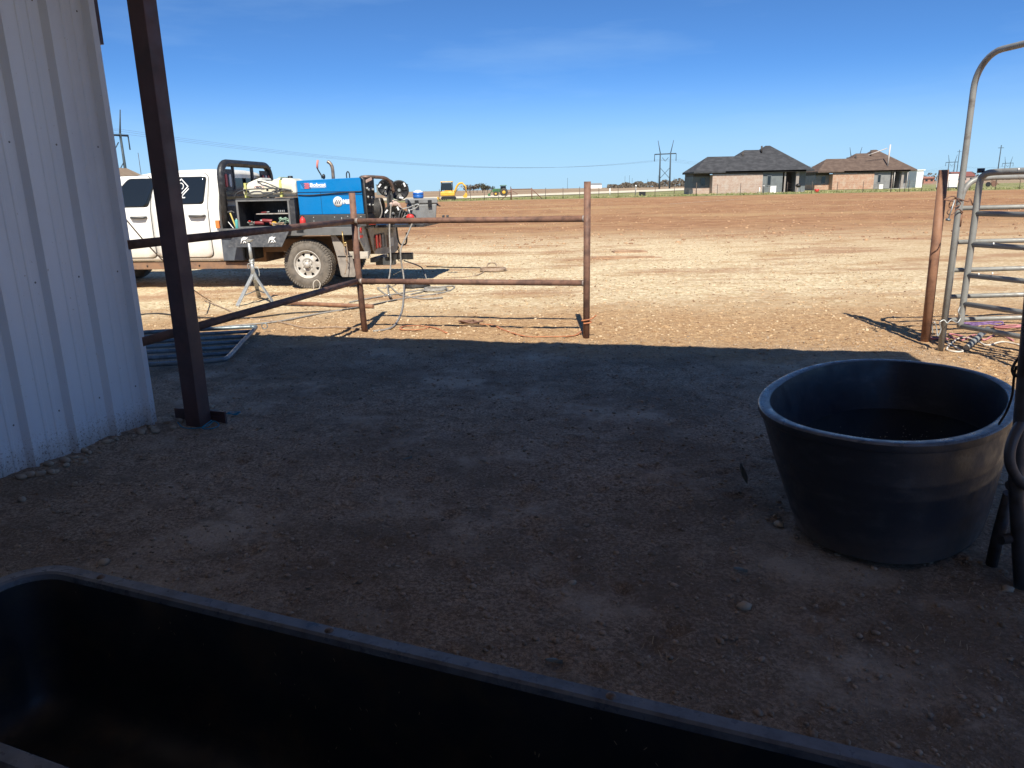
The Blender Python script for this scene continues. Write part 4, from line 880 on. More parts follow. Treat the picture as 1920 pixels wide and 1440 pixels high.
q = MB(); q.tube(bez([(.56, .25, .78), (.56, .25, .93), (.55, .25, 1.0), (.52, .25, 1.05), (.48, .25, 1.075)], 5), .028, 12); q.build('exhaust', M_('heat_stained_steel', (.35, .27, .2), (.12, .1, .1), 9, .4, .5), wd)
q = MB(); q.tube(bez([(.78, .3, .79), (.78, .3, .87), (.805, .3, .905), (.83, .3, .87), (.83, .3, .79)], 5), .010, 8); q.build('lift_eye', black, wd)

sp_ = thingT('spray_tank', -1.05, .02, 1.546, 'cream white plastic sprayer tank with black hoses lying on the tool box', 'tank')
q = MB()
def ring8(x, y0_, y1_, z0_, z1_, c): return [Vector((x, y, z)) for (y, z) in ((y0_+c, z0_), (y0_, z0_+c), (y0_, z1_-c), (y0_+c, z1_), (y1_-c, z1_), (y1_, z1_-c), (y1_, z0_+c), (y1_-c, z0_))]
q.loft([ring8(.0, .06, .44, .06, .16, .03), ring8(.03, .03, .47, .02, .23, .05), ring8(.22, .0, .5, .01, .30, .06), ring8(.34, .0, .5, .01, .335, .06), ring8(.36, .02, .48, .01, .28, .06), ring8(.52, .02, .48, .01, .27, .06), ring8(.56, .0, .5, .01, .30, .06), ring8(.66, .0, .5, .01, .32, .07), ring8(.88, .0, .5, .01, .31, .07), ring8(.95, .02, .48, .03, .27, .05), ring8(.965, .06, .44, .06, .2, .03)], smooth=False)
o = q.build('tank_body', whitep, sp_, .02)
q = MB(); q.lathe([(0, .06), (.06, .06), (.085, .055), (.09, .02), (.09, 0)], 20, Matrix.Translation((.44, .22, .235))); q.build('filler_cap', dkgrey, sp_, fix=False)
q = MB(); q.lathe([(0, .035), (.04, .035), (.045, 0)], 14, Matrix.Translation((.78, .25, .32))); q.build('vent_cap', black, sp_, fix=False)
ystrap = M_('yellow_green_strap', (.6, .62, .2), (.5, .5, .2), 6, .6)
for x in (.075, .70): q = MB(); q.box(x-.02, x+.02, -.012, .512, .01, .05); q.box(x-.02, x+.02, -.012, .0, .05, .25 if x < .3 else .29); q.box(x-.02, x+.02, -.01, .51, .24 if x < .3 else .325, .25 if x < .3 else .335); q.build('strap', ystrap, sp_)
for pts in ([(-.12, -.04, .02), (-.05, -.05, .10), (.15, -.04, .145), (.45, -.04, .15), (.7, -.04, .15), (.9, -.04, .12)], [(.30, -.02, .28), (.45, -.03, .25), (.62, -.04, .18), (.78, -.04, .12), (.92, -.04, .10)], [(.08, -.04, .06), (.2, -.05, .03), (.4, -.05, .03), (.6, -.05, .08), (.8, -.05, .12), (.9, -.04, .12)]):
    q = MB(); q.tube(bez(pts, 5), .010, 6); q.build('hose', dkgrey, sp_)
q = MB()
for (x, z) in ((.08, .13), (.14, .11), (.48, .13), (.62, .1), (.7, .12)): q.box(x-.014, x+.014, -.055, -.03, z-.02, z+.02)
q.build('hose_clip', black, sp_)
q = MB(); q.tube([(.32+.085*math.cos(k/20*2*PI), -.004, .175+.022*math.sin(k/20*2*PI)) for k in range(20)], .003, 4, closed=True); q.build('oval_logo', M_('dull_red_print', (.45, .12, .1), rough=.6), sp_)
text('logo_text', 'FIMCO', .034, decal_dk, sp_, Matrix.Translation((.265, -.004, .163)) @ Matrix.Rotation(R(90), 4, 'X'), bold=.001, sx=1.0)

# cable reels and hose behind the welder
def reel(x, y, z, rad, wdth, rz, label, lead=True):
    e = thingT('cable_reel', x, y, z, label, 'cable reel', rz, group='cable reels behind the welder')
    Mr = Matrix.Rotation(R(90), 4, 'X')
    for s_ in (-wdth/2, wdth/2):
        q = MB(); q.lathe([(.03, -.004), (rad-.02, -.004), (rad, -.010), (rad+.006, 0), (rad, .010), (rad-.02, .004), (.03, .004), (.03, -.004)], 32, Matrix.Translation((0, s_, 0)) @ Mr)
        for k in range(6):
            a = 2*PI*k/6; q.tube([(.05*math.cos(a), s_-.008, .05*math.sin(a)), ((rad-.03)*math.cos(a), s_-.008, (rad-.03)*math.sin(a))], .009, 6)
        q.build('flange', black, e, fix=False)
    q = MB(); q.lathe([(rad*.35, -wdth/2), (rad*.72, -wdth/2)]+[(rad*(.72+.03*(k % 2)), -wdth/2+wdth*k/12) for k in range(1, 12)]+[(rad*.72, wdth/2), (rad*.35, wdth/2)], 24, Mr); q.build('cable_coil', cordblk, e, fix=False)
    q = MB()
    for k in range(3):
        a = 2*PI*(k/3+.12); c_ = Vector((rad*.8*math.cos(a), -wdth/2-.012, rad*.8*math.sin(a))); d = Vector((-math.sin(a), 0, math.cos(a))); q.box(-.014, .014, -.002, .002, -.035, .035, Matrix.Translation(c_) @ Matrix.Rotation(-a+.4, 4, 'Y'))
    q.build('glint_patch', decal_w, e)  # white strips painted as highlights on the flange
    q = MB(); q.tube([(0, -wdth/2-.03, 0), (0, wdth/2+.03, 0)], .022, 10); q.build('hub', galv, e)
    return e
reel(1.47, .85, 1.63, .165, .16, .25, 'larger black cable reel, topmost and rightmost behind the blue welder')
reel(1.22, .95, 1.68, .145, .16, .12, 'black cable reel between the blue welder and the rightmost top reel')
reel(1.38, .72, 1.24, .15, .2, .2, 'lower black cable reel sitting just above the truck deck')
rs = thingT('reel_stand', 1.30, .75, 1.046, 'dark upright steel stand with bright bolts carrying the cable reels', 'stand')
q = MB(); q.box(-.02, .10, -.07, -.05, 0, .60); q.build('plate', dkgrey, rs, .006)
q = MB(); q.box(.02, .06, -.09, .06, .0, .66); q.build('upright', black, rs, .004)
for (x, z) in ((-.03, .62), (-.03, .56), (.11, .62), (.11, .55), (.0, .18), (.0, .10), (.09, .19), (.09, .1), (-.03, .48), (.05, .52)):
    q = MB(); q.ball((x, -.078, z), .014, .01, .014, 6, 4); q.build('bolt', decal_w, rs)
hr = thingT('hose_coil', 1.17, .35, 1.30, 'thick coil of black welding hose at the right end of the welder', 'hose')
q = MB()
for k in range(5): q.tube([(.02*k, .16*math.cos(a/20*2*PI)+.1, .19*math.sin(a/20*2*PI)) for a in range(20)], .022, 8, closed=True)
q.build('coil', cordblk, hr)
q = MB(); q.tube(bez([(.1, -.08, .2), (.14, -.1, -.02), (.06, -.1, -.17), (-.04, -.1, -.18)], 5), .011, 6); q.build('grey_lead', cordm, hr)
q = MB()
sh_ = thingT('guard_rail', 1.10, .30, 1.80, 'rusty bent steel tube arching over the cable reels', 'pipe')
q.tube(bez([(-.1, -.1, .05), (.0, -.1, .055), (.12, 0, .05), (.24, .2, .03), (.30, .3, -.06), (.32, .36, -.2)], 5), .028, 10); q.build('tube', M_('brown_tube', (.22, .14, .11), (.1, .08, .07), 8, .5, .3), sh_)
q = MB(); q.hexa([(-.04, -.14, -.06), (.10, -.14, .0), (.10, -.12, .0), (-.04, -.12, -.06)], [(-.05, -.14, -.01), (.09, -.14, .05), (.09, -.12, .05), (-.05, -.12, -.01)]); q.build('rag', M_('pink_grey_rag', (.4, .3, .27), (.3, .2, .18), 8, .9), sh_, .01)
hb2 = thingT('hose_bundle', 1.56, .62, 1.06, 'bundle of black hoses lying on the deck below the right cable reel', 'hose')
for k in range(5):
    q = MB(); x_ = -.06+.045*k; q.tube(bez([(x_, 0, .0), (x_+.01, -.03, .12), (x_+.05, .02, .24-.02*k), (x_+.10, .05, .12), (x_+.12, .05, .0)], 5), .014, 6); q.build('hose', cordblk if k % 2 else dkgrey, hb2)
gb_ = thingT('grinder', 1.08, .12, 1.06, 'small red handled grinder on the deck at the right foot of the welder', 'grinder')
q = MB(); q.tube([(-.02, 0, .03), (.14, 0, .04)], [.022, .028], 8); q.build('motor_body', redp, gb_)
q = MB(); q.tube([(-.05, 0, .0), (-.05, 0, .03)], .05, 12); q.build('disc_guard', galv, gb_)
gl = thingT('work_glove', 1.45, .62, 1.40, 'pale leather work glove hanging under the top cable reel', 'glove')
q = MB(); q.ball((0, 0, 0), .06, .03, .045, 10, 6, .06)
for k in range(4): q.tube([(.03+.008*k, 0, .02-.018*k), (.085+.01*k, -.005, -.01-.022*k)], .011, 6)
q.tube([(-.02, 0, .03), (-.05, 0, .06)], .012, 6); q.tube([(-.05, 0, -.005), (-.09, 0, -.02)], .04, 8); q.build('leather', M_('pale_leather', (.55, .42, .38), (.4, .3, .26), 9, .8), gl)
cl = thingT('welding_clamp', 1.72, .55, 1.17, 'red handled clamp with a long steel jaw left of the grey cooler', 'clamp')
q = MB(); q.ball((-.0, 0, .0), .075, .04, .055, 10, 6, .05); q.build('red_body', redp, cl)
q = MB(); q.tube(bez([(-.14, 0, .14), (.0, 0, .17), (.13, 0, .215), (.16, 0, .2), (.1, 0, .15), (.0, 0, .12)], 5), .010, 6); q.tube([(-.02, 0, .14), (.0, 0, .04)], .012, 6); q.build('jaw', galv, cl)
q = MB(); q.tube(bez([(-.02, 0, .03), (-.1, .02, .02), (-.18, .03, -.05), (-.25, .05, -.1)], 5), .010, 6); q.build('lead', cordm, cl)
rg_ = thingT('rag', 1.58, .7, 1.30, 'dark green rag draped beside the red clamp', 'rag')
q = MB(); vs = []
for i in range(7):
    for j in range(5): vs.append((-.18+.05*i, .02*math.sin(i*1.3+j)+.02, .08-.045*j-.03*i+.012*math.sin(i*2.1+j*1.7)))
q.add(vs, [(i*5+j, i*5+j+1, (i+1)*5+j+1, (i+1)*5+j) for i in range(6) for j in range(4)], True); o = q.build('cloth', M_('dark_green_cloth', (.05, .11, .09), (.03, .05, .05), 9, .9), rg_, fix=False); s_ = o.modifiers.new('s', 'SOLIDIFY'); s_.thickness = .012

co = thingT('cooler', 1.70, 1.55, 1.046, 'grey hard cooler at the tail of the truck bed', 'cooler', .35)
q = MB(); q.hexa([(-.24, -.20, .0), (.22, -.20, 0), (.22, .22, 0), (-.24, .22, 0)], [(-.27, -.23, .33), (.25, -.23, .33), (.25, .25, .33), (-.27, .25, .33)]); q.build('cooler_body', coolm, co, .025)
q = MB(); q.box(-.285, .265, -.245, .265, .335, .43); q.build('lid', coolm, co, .02)
for x in (-.16, .08): q = MB(); q.box(x, x+.07, -.265, -.246, .27, .40); q.build('latch', black, co, .005)
q = MB(); q.box(.255, .30, -.08, .10, .29, .33); q.tube([(.29, -.09, .3), (.34, -.02, .28), (.29, .1, .3)], .012, 6); q.build('handle', black, co, .006)
jg = thingT('water_jug', 1.62, 1.62, 1.478, 'blue plastic water jug with a white lid on the grey cooler', 'jug')
q = MB(); q.lathe([(0, 0), (.085, 0), (.098, .01), (.10, .05), (.094, .055), (.10, .06), (.10, .095), (.09, .105)], 24); q.build('jug_body', M_('jug_blue', (.02, .10, .42), (.03, .16, .5), 4, .3), jg, fix=False)
q = MB(); q.lathe([(.088, .105), (.085, .125), (.05, .132), (.045, .145), (.0, .147)], 24); q.build('lid', decal_w, jg, fix=False)
vs_ = thingT('bench_vise', 2.12, 1.5, 1.075, 'small grey vise on the platform right of the cooler', 'vise')
q = MB(); q.box(-.03, .0, -.05, .05, 0, .09); q.build('fixed_jaw', dkgrey, vs_, .006)
q = MB(); q.box(.05, .08, -.05, .05, 0, .09); q.build('moving_jaw', dkgrey, vs_, .006)
q = MB(); q.box(-.08, .12, -.03, .03, -.028, .0); q.tube([(.08, 0, .04), (.14, 0, .04)], .012, 8); q.build('screw_base', dkgrey, vs_, .003)
rb = thingT('fire_extinguisher', .02, .02, 1.046, 'small bright red cylinder standing at the left foot of the blue welder', 'extinguisher')
q = MB(); q.lathe([(0, 0), (.045, 0), (.05, .01), (.05, .13), (.03, .165), (.018, .17), (.018, .19)], 16, Matrix.Translation((0, -.09, 0))); q.build('cylinder', redp, rb, fix=False)
q = MB(); q.box(-.03, .03, -.10, -.08, .185, .2); q.build('valve', black, rb)
# tools in the open box
def tool(name, x, y, z, label, cat, parts, rz=0):
    e = thingT(name, x, y, z, label, cat, rz)
    for (nm, mt, fn) in parts: q = MB(); fn(q); q.build(nm, mt, e, .003)
    return e
dkred = M_('maroon_plastic', (.22, .03, .035), rough=.5)
tool('grinder', -.85, .12, 1.11, 'red and grey angle grinder lying at the left in the open tool box', 'grinder', [('motor_body', dkred, lambda q: q.tube([(-.08, 0, .02), (.1, 0, .02)], [.028, .035], 8)), ('guard', galv, lambda q: q.lathe([(.01, 0), (.05, .0), (.052, .02)], 14, Matrix.Translation((-.11, 0, .0)))), ('side_handle', redp, lambda q: q.tube([(-.1, -.03, .03), (-.12, -.11, .06)], .014, 6))])
tool('battery_drill', -.68, .1, 1.12, 'dark red drill lying beside the grinder in the tool box', 'drill', [('drill_body', dkred, lambda q: (q.tube([(-.09, 0, .05), (.09, 0, .04)], .03, 8), q.tube([(.04, 0, .04), (.07, -.02, -.02)], .022, 6))), ('chuck', galv, lambda q: q.tube([(-.13, 0, .052), (-.09, 0, .05)], .016, 8))])
tool('tape_measure', -.54, .05, 1.105, 'round yellow tape measure in the tool box', 'tape measure', [('case', yellowp, lambda q: q.tube([(0, -.025, .01), (0, .025, .01)], .04, 12)), ('clip', galv, lambda q: q.box(-.02, .02, -.03, -.026, -.02, .03))])
tool('work_gloves', -.96, .08, 1.10, 'crumpled grey work gloves at the left corner of the tool box', 'gloves', [('leather', M_('grey_leather', (.3, .3, .28), (.2, .2, .18), 9, .9), lambda q: (q.ball((0, 0, .01), .05, .04, .03, 8, 5, .2), q.tube([(.02, -.02, .02), (.07, -.04, .05)], .013, 6), q.tube([(.0, -.02, .02), (.03, -.05, .06)], .013, 6), q.tube([(-.02, -.02, .02), (-.05, -.05, .05)], .013, 6)))])
tool('air_hose', -.38, .1, 1.12, 'tangle of pale green hose at the right of the tool box', 'hose', [('hose', M_('pale_green_hose', (.3, .45, .36), (.2, .3, .25), 9, .6), lambda q: [q.tube(bez([(random.uniform(-.10, .12), random.uniform(-.08, .05), random.uniform(-.02, .11)) for _ in range(6)], 5), .010, 6) for _ in range(3)])])
tool('leather_strap', -.45, .02, 1.10, 'tan straps spilling at the front lip of the tool box', 'strap', [('strap', cordtan, lambda q: [q.tube(bez([(random.uniform(-.12, .15), random.uniform(-.06, .02), random.uniform(-.015, .03)) for _ in range(5)], 5), .010, 6) for _ in range(3)])])
tool('pliers', -.70, .1, 1.305, 'dark red handled pliers on the shelf inside the tool box', 'pliers', [('handles', dkred, lambda q: (q.tube([(-.08, 0, 0), (.02, 0, .005)], .010, 6), q.tube([(-.08, .03, 0), (.02, .01, .005)], .010, 6))), ('jaws', galv, lambda q: q.tube([(.02, .005, .005), (.07, .005, .008)], .010, 6))])
tool('socket_set', -.42, .12, 1.305, 'row of small steel sockets on the shelf inside the tool box', 'sockets', [('rail', dkgrey, lambda q: q.box(-.07, .07, -.01, .01, -.012, .0)), ('sockets', galv, lambda q: [q.tube([(-.05+.033*k, 0, 0), (-.05+.033*k, 0, .04)], .011, 6) for k in range(4)])])
tool('hammer', -1.28, .02, 1.05, 'hammer with a yellow grip leaning between cab and tool box', 'hammer', [('handle', M_('yellow_grip', (.62, .5, .15), rough=.6), lambda q: q.tube([(.06, 0, .0), (-.02, .0, .26)], .014, 6)), ('head', dkgrey, lambda q: (q.tube([(-.06, 0, .27), (.02, 0, .285)], .018, 8), q.tube([(.02, 0, .285), (.06, 0, .26)], .010, 6)))])
tool('spray_can', -1.19, -.0, 1.05, 'teal spray can left of the tool box', 'can', [('can', M_('teal_can', (.1, .42, .42), rough=.4), lambda q: q.lathe([(0, 0), (.03, 0), (.03, .13), (.012, .15), (.0, .15)], 12)), ('nozzle', decal_w, lambda q: q.tube([(0, 0, .15), (0, 0, .165)], .009, 8))])
tool('pry_bar', -1.36, -.0, 1.05, 'thin white pry bar leaning at the foot of the headache rack', 'pry bar', [('bar', decal_w, lambda q: q.tube([(.10, 0, .0), (-.06, .02, .2)], .008, 6)), ('claw', galv, lambda q: q.tube([(-.06, .02, .2), (-.09, .02, .215)], .010, 6))])

# ------------------------------------------------------------------ pipe stand, cables on the ground
js = empty('pipe_stand', (-3.88, 11.25, 0), label='silver tripod pipe stand in front of the truck', cat='stand')
g2 = lambda p: Vector(p)-Vector((-3.88, 11.25, 0))
ap = Vector((-.01, 0, .47))
for p in ((-4.056, 10.887, 0.000), (-3.621, 11.198, 0.000), (-4.040, 11.834, 0.000)):
    f_ = g2(p); f_.z = 0.0; q = MB(); d = (ap-f_); nrm = d.cross(Vector((0, 0, 1))).normalized()*.032; q.hexa([f_-nrm, f_+nrm, f_+nrm+Vector((0, 0, .012))*2, f_-nrm+Vector((0, 0, .012))*2], [ap-nrm*.8-Vector((0, 0, .05)), ap+nrm*.8-Vector((0, 0, .05)), ap+nrm*.8, ap-nrm*.8]); q.build('leg', galv, js, .003)
fa, fb, fc = [g2(p) for p in ((-4.056, 10.887, 0.000), (-3.621, 11.198, 0.000), (-4.040, 11.834, 0.000))]
q = MB(); l_ = .42
for a_, b_ in ((fa, fc), (fc, fb)):
    s0 = a_.lerp(ap, .3); s1 = b_.lerp(ap, .3); q.tube([s0, s1], .010, 6)
q.build('brace', galv, js)
q = MB(); q.hexa([ap+Vector((-.07, -.02, -.12)), ap+Vector((.07, -.02, -.12)), ap+Vector((.07, .02, -.12)), ap+Vector((-.07, .02, -.12))], [ap+Vector((-.02, -.02, .02)), ap+Vector((.02, -.02, .02)), ap+Vector((.02, .02, .02)), ap+Vector((-.02, .02, .02))]); q.build('gusset', galv, js, .003)
q = MB(); q.tube([ap+Vector((0, 0, -.05)), ap+Vector((-.005, 0, .16))], .030, 14); q.build('outer_tube', galv, js)
q = MB(); q.tube([ap+Vector((-.005, 0, .15)), ap+Vector((-.015, 0, .46))], .024, 14); q.build('inner_tube', galv, js)
q = MB(); q.tube([ap+Vector((-.035, 0, .165)), ap+Vector((.03, 0, .17))], .028, 10); q.tube([ap+Vector((-.045, -.03, .13)), ap+Vector((.045, -.03, .135))], .008, 6); q.build('collar', galv, js)
q = MB(); q.hexa([ap+Vector((-.02, -.04, .45)), ap+Vector((.02, -.04, .45)), ap+Vector((.02, .04, .45)), ap+Vector((-.02, .04, .45))], [ap+Vector((-.06, -.05, .485)), ap+Vector((.05, -.05, .485)), ap+Vector((.05, .05, .485)), ap+Vector((-.06, .05, .485))]); q.build('head', galv, js, .004)
q = MB(); q.tube([ap+Vector((-.055+.0, -.02, .09+.04*math.sin(k/10*2*PI)))+Vector((.014*math.cos(k/10*2*PI), 0, 0)) for k in range(10)], .005, 5, closed=True); q.tube(bez([ap+Vector((.03, 0, .06)), ap+Vector((.07, 0, .07)), ap+Vector((.09, 0, .0)), ap+Vector((.085, 0, -.07))], 4), .007, 6); q.build('lock_pin', galv, js)

def lead(pts, rad, mat, label, cat='cable', n_=7): return rope('cable', pts, rad, mat, label, cat, n_)
lead([onT(1.42, .45, 1.40), onT(1.38, .4, 1.0), onT(1.40, .3, .7), onT(1.42, .2, .4), onT(1.40, .1, .15), onT(1.36, .0, .015), onT(1.25, -.1, .02), (-1.852, 11.406, 0.015), (-1.887, 11.396, 0.100), (-2.123, 12.926, 0.020), (-1.760, 11.753, 0.015), (-1.358, 11.218, 0.015), (-1.038, 11.286, 0.015)], .013, cordm, 'grey cable hanging from the lowest reel down the left of the tail skirt')
lead([onT(1.82, .45, 1.15), onT(1.70, .4, .9), onT(1.58, .3, .6), (-1.846, 12.873, 0.160), (-1.723, 11.933, 0.050), (-1.513, 10.221, 0.012), (-1.433, 9.069, 0.012), (-1.476, 8.711, 0.012), (-1.628, 8.591, 0.012)], .014, cordm, 'long tan cable from the red clamp down to the fence corner post')
lead([onT(1.25, 1.7, .32), (-1.743, 14.487, 0.180), (-1.616, 14.057, 0.100), (-1.505, 13.360, 0.020), (-1.423, 12.172, 0.012), (-1.589, 11.749, 0.012)], .012, cordm, 'pale cable curling from the hitch to the ground')
lead(GP([(-2.421, 11.030, 0.000), (-2.132, 11.435, 0.000), (-1.706, 11.979, 0.000), (-1.049, 12.687, 0.000), (-0.949, 12.322, 0.000), (-1.090, 11.885, 0.000), (-1.398, 11.562, 0.000), (-1.749, 11.098, 0.000), (-2.064, 10.616, -0.000), (-2.375, 10.269, 0.000), (-2.678, 9.988, -0.000), (-3.024, 9.443, 0.000), (-3.486, 9.189, 0.000), (-3.817, 9.007, 0.000)]), .012, cordm, 'long thin cable looping over the sand right of the fence corner')
lead(GP([(-4.763, 11.471, 0.000), (-4.165, 10.650, 0.000), (-3.523, 9.791, 0.000), (-3.024, 9.443, 0.000), (-2.552, 8.971, 0.000), (-2.272, 8.903, -0.000), (-2.071, 8.879, 0.000), (-1.784, 8.741, 0.000)]), .011, cordtan, 'tan cable snaking in front of the pipe stand')
lead(GP([(-5.182, 10.216, 0.000), (-4.925, 10.274, 0.000), (-4.410, 9.944, 0.000), (-3.753, 9.735, 0.000), (-3.411, 9.777, 0.000), (-3.007, 10.120, 0.000), (-2.375, 10.269, 0.000), (-1.994, 10.657, -0.000), (-1.708, 11.092, 0.000)]), .010, cordblk, 'dark cable running along the sand below the pipe stand')
lead([(-4.408, 8.600, 1.440), (-4.340, 8.900, 1.116), (-4.316, 9.300, 0.821), (-4.267, 9.900, 0.402), (-4.640, 11.375, 0.020), (-4.344, 10.900, 0.020)], .008, cordtan, 'taut tan line slanting down from behind the white wall', 'line', 4)
def coil(p, rad, turns, label, mat=cordtan, sq=.9):
    q = MB(); P_ = [(p[0]+rad*(1-.05*(k//16) % 3)*math.cos(k/16*2*PI)*(1+.08*math.sin(k*.7)), p[1]+rad*sq*(1-.05*(k//16))*math.sin(k/16*2*PI), tz(p[0], p[1])+.02+.012*(k/16)) for k in range(16*turns)]
    q.tube(P_, .013, 6); return tag(q.build('cable_coil', mat), label, 'cable coil')
coil((-0.333, 15.125, 0.000), .28, 4, 'brown coil of cable on the gravel right of the truck')
coil((-1.602, 12.706, 0.000), .22, 4, 'dark coil of cable on the ground below the truck tail, left of two', cordblk)
coil((-1.229, 12.165, 0.000), .20, 3, 'grey coil of cable on the ground right of the dark coil', cordm)
lead(GP([(-1.250, 13.983, 0.000), (-0.770, 14.071, 0.000), (-0.554, 14.578, 0.000), (-0.487, 15.575, 0.000), (-0.465, 16.481, 0.000), (-0.325, 16.572, 0.000), (-0.288, 15.753, 0.000), (-0.409, 15.140, 0.000)]), .012, cordtan, 'brown cable leading to the coil on the gravel')
lead(GP([(-1.807, 16.176, 0.000), (-1.208, 15.941, 0.000), (-0.741, 15.735, 0.000), (-0.341, 15.546, 0.000)]), .013, cordblk, 'straight dark cable on the gravel behind the brown coil')
rope('wire_loop', [(-2.456, 9.300, 0.388), (-2.477, 9.300, 0.449), (-2.471, 9.300, 0.517), (-2.428, 9.300, 0.549), (-2.391, 9.300, 0.508), (-2.403, 9.300, 0.448), (-2.448, 9.300, 0.395), (-2.399, 9.300, 0.340)], .006, whiterope, 'thin white loop of wire standing up from the lower fence rail', 'wire')
boardm = M_('weathered_board', (.42, .27, .17), (.3, .18, .11), 6, .9)
for (p, s_, lab) in (((3.047, 18.896, -0.000), (.42, .22), 'flat brown board lying on the gravel, farther of two'), ((2.733, 17.316, 0.000), (.8, .12), 'long low brown plank on the gravel, nearer of two')):
    q = MB(); q.box(-s_[0], s_[0], -s_[1], s_[1], 0, .03); q.box(-s_[0]*.9, s_[0]*.8, -s_[1]*.3, s_[1]*.1, .032, .05); o = q.build('wood_board', boardm); o.location = (p[0], p[1], tz(p[0], p[1])-.01); o.rotation_euler = (0, .01, random.uniform(-.1, .1)); tag(o, lab, 'board')
# ------------------------------------------------------------------ far field fence
FY = 94.0
wf_ = empty('wire_fence', (0, FY, 0), label='long wire field fence of thin dark posts between brown field and grass', cat='fence')
fpm = M_('dark_t_post', (.1, .075, .06), (.06, .05, .045), 4, .8)
fx = [836, 892, 917, 943, 965, 1028, 1060, 1090, 1125, 1160, 1191, 1227, 1262, 1302, 1340, 1382, 1424, 1467, 1512, 1558, 1605, 1656, 1672, 1681, 1688, 1712, 1760, 1800, 1846, 1890, 1940]
fw = []
for i, px in enumerate(fx):
    X_ = (px-960)/1380*FY*1.0; big_ = px in (1302, 1656, 965)
    q = MB(); z0 = tz(X_, FY); hgt = 1.35+(.25 if big_ else random.uniform(-.05, .1)); q.tube([(X_, 0, z0-.1), (X_+random.uniform(-.02, .02), 0, z0+hgt)], .055 if big_ else .034, 6); q.build('post', fpm, wf_); fw.append((X_, z0))
for hh_ in (.35, .65, .95, 1.22):
    q = MB(); q.tube([(-60, 0, tz(-60, FY)+hh_)]+[(x, 0, z+hh_) for x, z in fw]+[(120, 0, tz(120, FY)+hh_)], .006, 3); q.build('wire', fpm, wf_)
hb = empty('fence_brace', ((985-960)/1380*FY, FY-.3, 0), label='rusty pipe H-brace with a sloping strut in the far wire fence', cat='fence')
bx = hb.location.x
for px in (966, 1003):
    q = MB(); X_ = (px-960)/1380*FY-bx; q.tube([(X_, 0, .2), (X_, 0, 1.75)], .06, 8); q.build('post', rust, hb)
q = MB(); q.tube([((966-960)/1380*FY-bx, 0, 1.62), ((1003-960)/1380*FY-bx, 0, 1.62)], .05, 8); q.build('rail', rust, hb)
q = MB(); q.tube([((1003-960)/1380*FY-bx, 0, 1.6), ((1022-960)/1380*FY-bx, 0, .4)], .05, 8); q.build('strut', rust, hb)
q = MB(); q.tube([((966-960)/1380*FY-bx, 0, 1.4), ((948-960)/1380*FY-bx, 0, .4)], .05, 8); q.build('strut', rust, hb)

# ------------------------------------------------------------------ houses
shA = M_('charcoal_shingles', (.035, .037, .043), (.06, .062, .07), 1.2, .95, 0, .4, .65, .3, 14, .02, stretch=(1, 1, 3))
shB = M_('brown_shingles', (.095, .065, .052), (.135, .095, .075), 1.2, .95, 0, .4, .65, .3, 14, .02, stretch=(1, 1, 3))
def brickmat(name, a, b_, mo):
    m, n, bs = newmat(name); bs.inputs['Roughness'].default_value = .9
    br = n.nodes.new('ShaderNodeTexBrick'); br.inputs['Color1'].default_value = (*a, 1); br.inputs['Color2'].default_value = (*b_, 1); br.inputs['Mortar'].default_value = (*mo, 1)
    br.inputs['Scale'].default_value = 2.2; br.inputs['Mortar Size'].default_value = .03; br.inputs['Bias'].default_value = -.2
    t_ = n.nodes.new('ShaderNodeTexCoord'); s_ = n.nodes.new('ShaderNodeSeparateXYZ'); cb = n.nodes.new('ShaderNodeCombineXYZ'); n.links.new(t_.outputs['Object'], s_.inputs[0]); n.links.new(math_(n, 'ADD', s_.outputs[0], s_.outputs[1]), cb.inputs[0]); n.links.new(s_.outputs[2], cb.inputs[1]); n.links.new(cb.outputs[0], br.inputs[0])
    n.links.new(mixc(n, ramp(n, noise(n, 1.4, 5, .7), .42, .66), br.outputs[0], mo), bs.inputs['Base Color']); return m
bkA = brickmat('pale_blotchy_brick', (.36, .23, .18), (.43, .33, .27), (.45, .38, .33)); bkB = brickmat('red_blotchy_brick', (.36, .17, .11), (.44, .27, .18), (.46, .35, .27))
sidA = M_('grey_siding', (.16, .18, .19), (.13, .145, .155), 1, .8); sidB = M_('light_grey_siding', (.24, .245, .25), (.19, .195, .2), 1, .8)
trimd = M_('dark_brown_trim', (.06, .05, .045), rough=.7); win_g = glass
def hip(q, x0, x1, y0, y1, z, h, ov=.45, th=.2):
    x0 -= ov; x1 += ov; y0 -= ov; y1 += ov; d = min(x1-x0, y1-y0)/2
    if x1-x0 >= y1-y0: a, b_ = (x0+d, (y0+y1)/2, z+h), (x1-d, (y0+y1)/2, z+h)
    else: a, b_ = ((x0+x1)/2, y0+d, z+h), ((x0+x1)/2, y1-d, z+h)
    V = [(x0, y0, z), (x1, y0, z), (x1, y1, z), (x0, y1, z), (x0, y0, z-th), (x1, y0, z-th), (x1, y1, z-th), (x0, y1, z-th), a, b_]
    F = [(0, 1, 5, 4), (1, 2, 6, 5), (2, 3, 7, 6), (3, 0, 4, 7), (4, 5, 6, 7)]
    F += [(0, 1, 9, 8), (1, 2, 9), (2, 3, 8, 9), (3, 0, 8)] if x1-x0 >= y1-y0 else [(0, 1, 8), (1, 2, 9, 8), (2, 3, 9), (3, 0, 8, 9)]
    q.add(V, F)
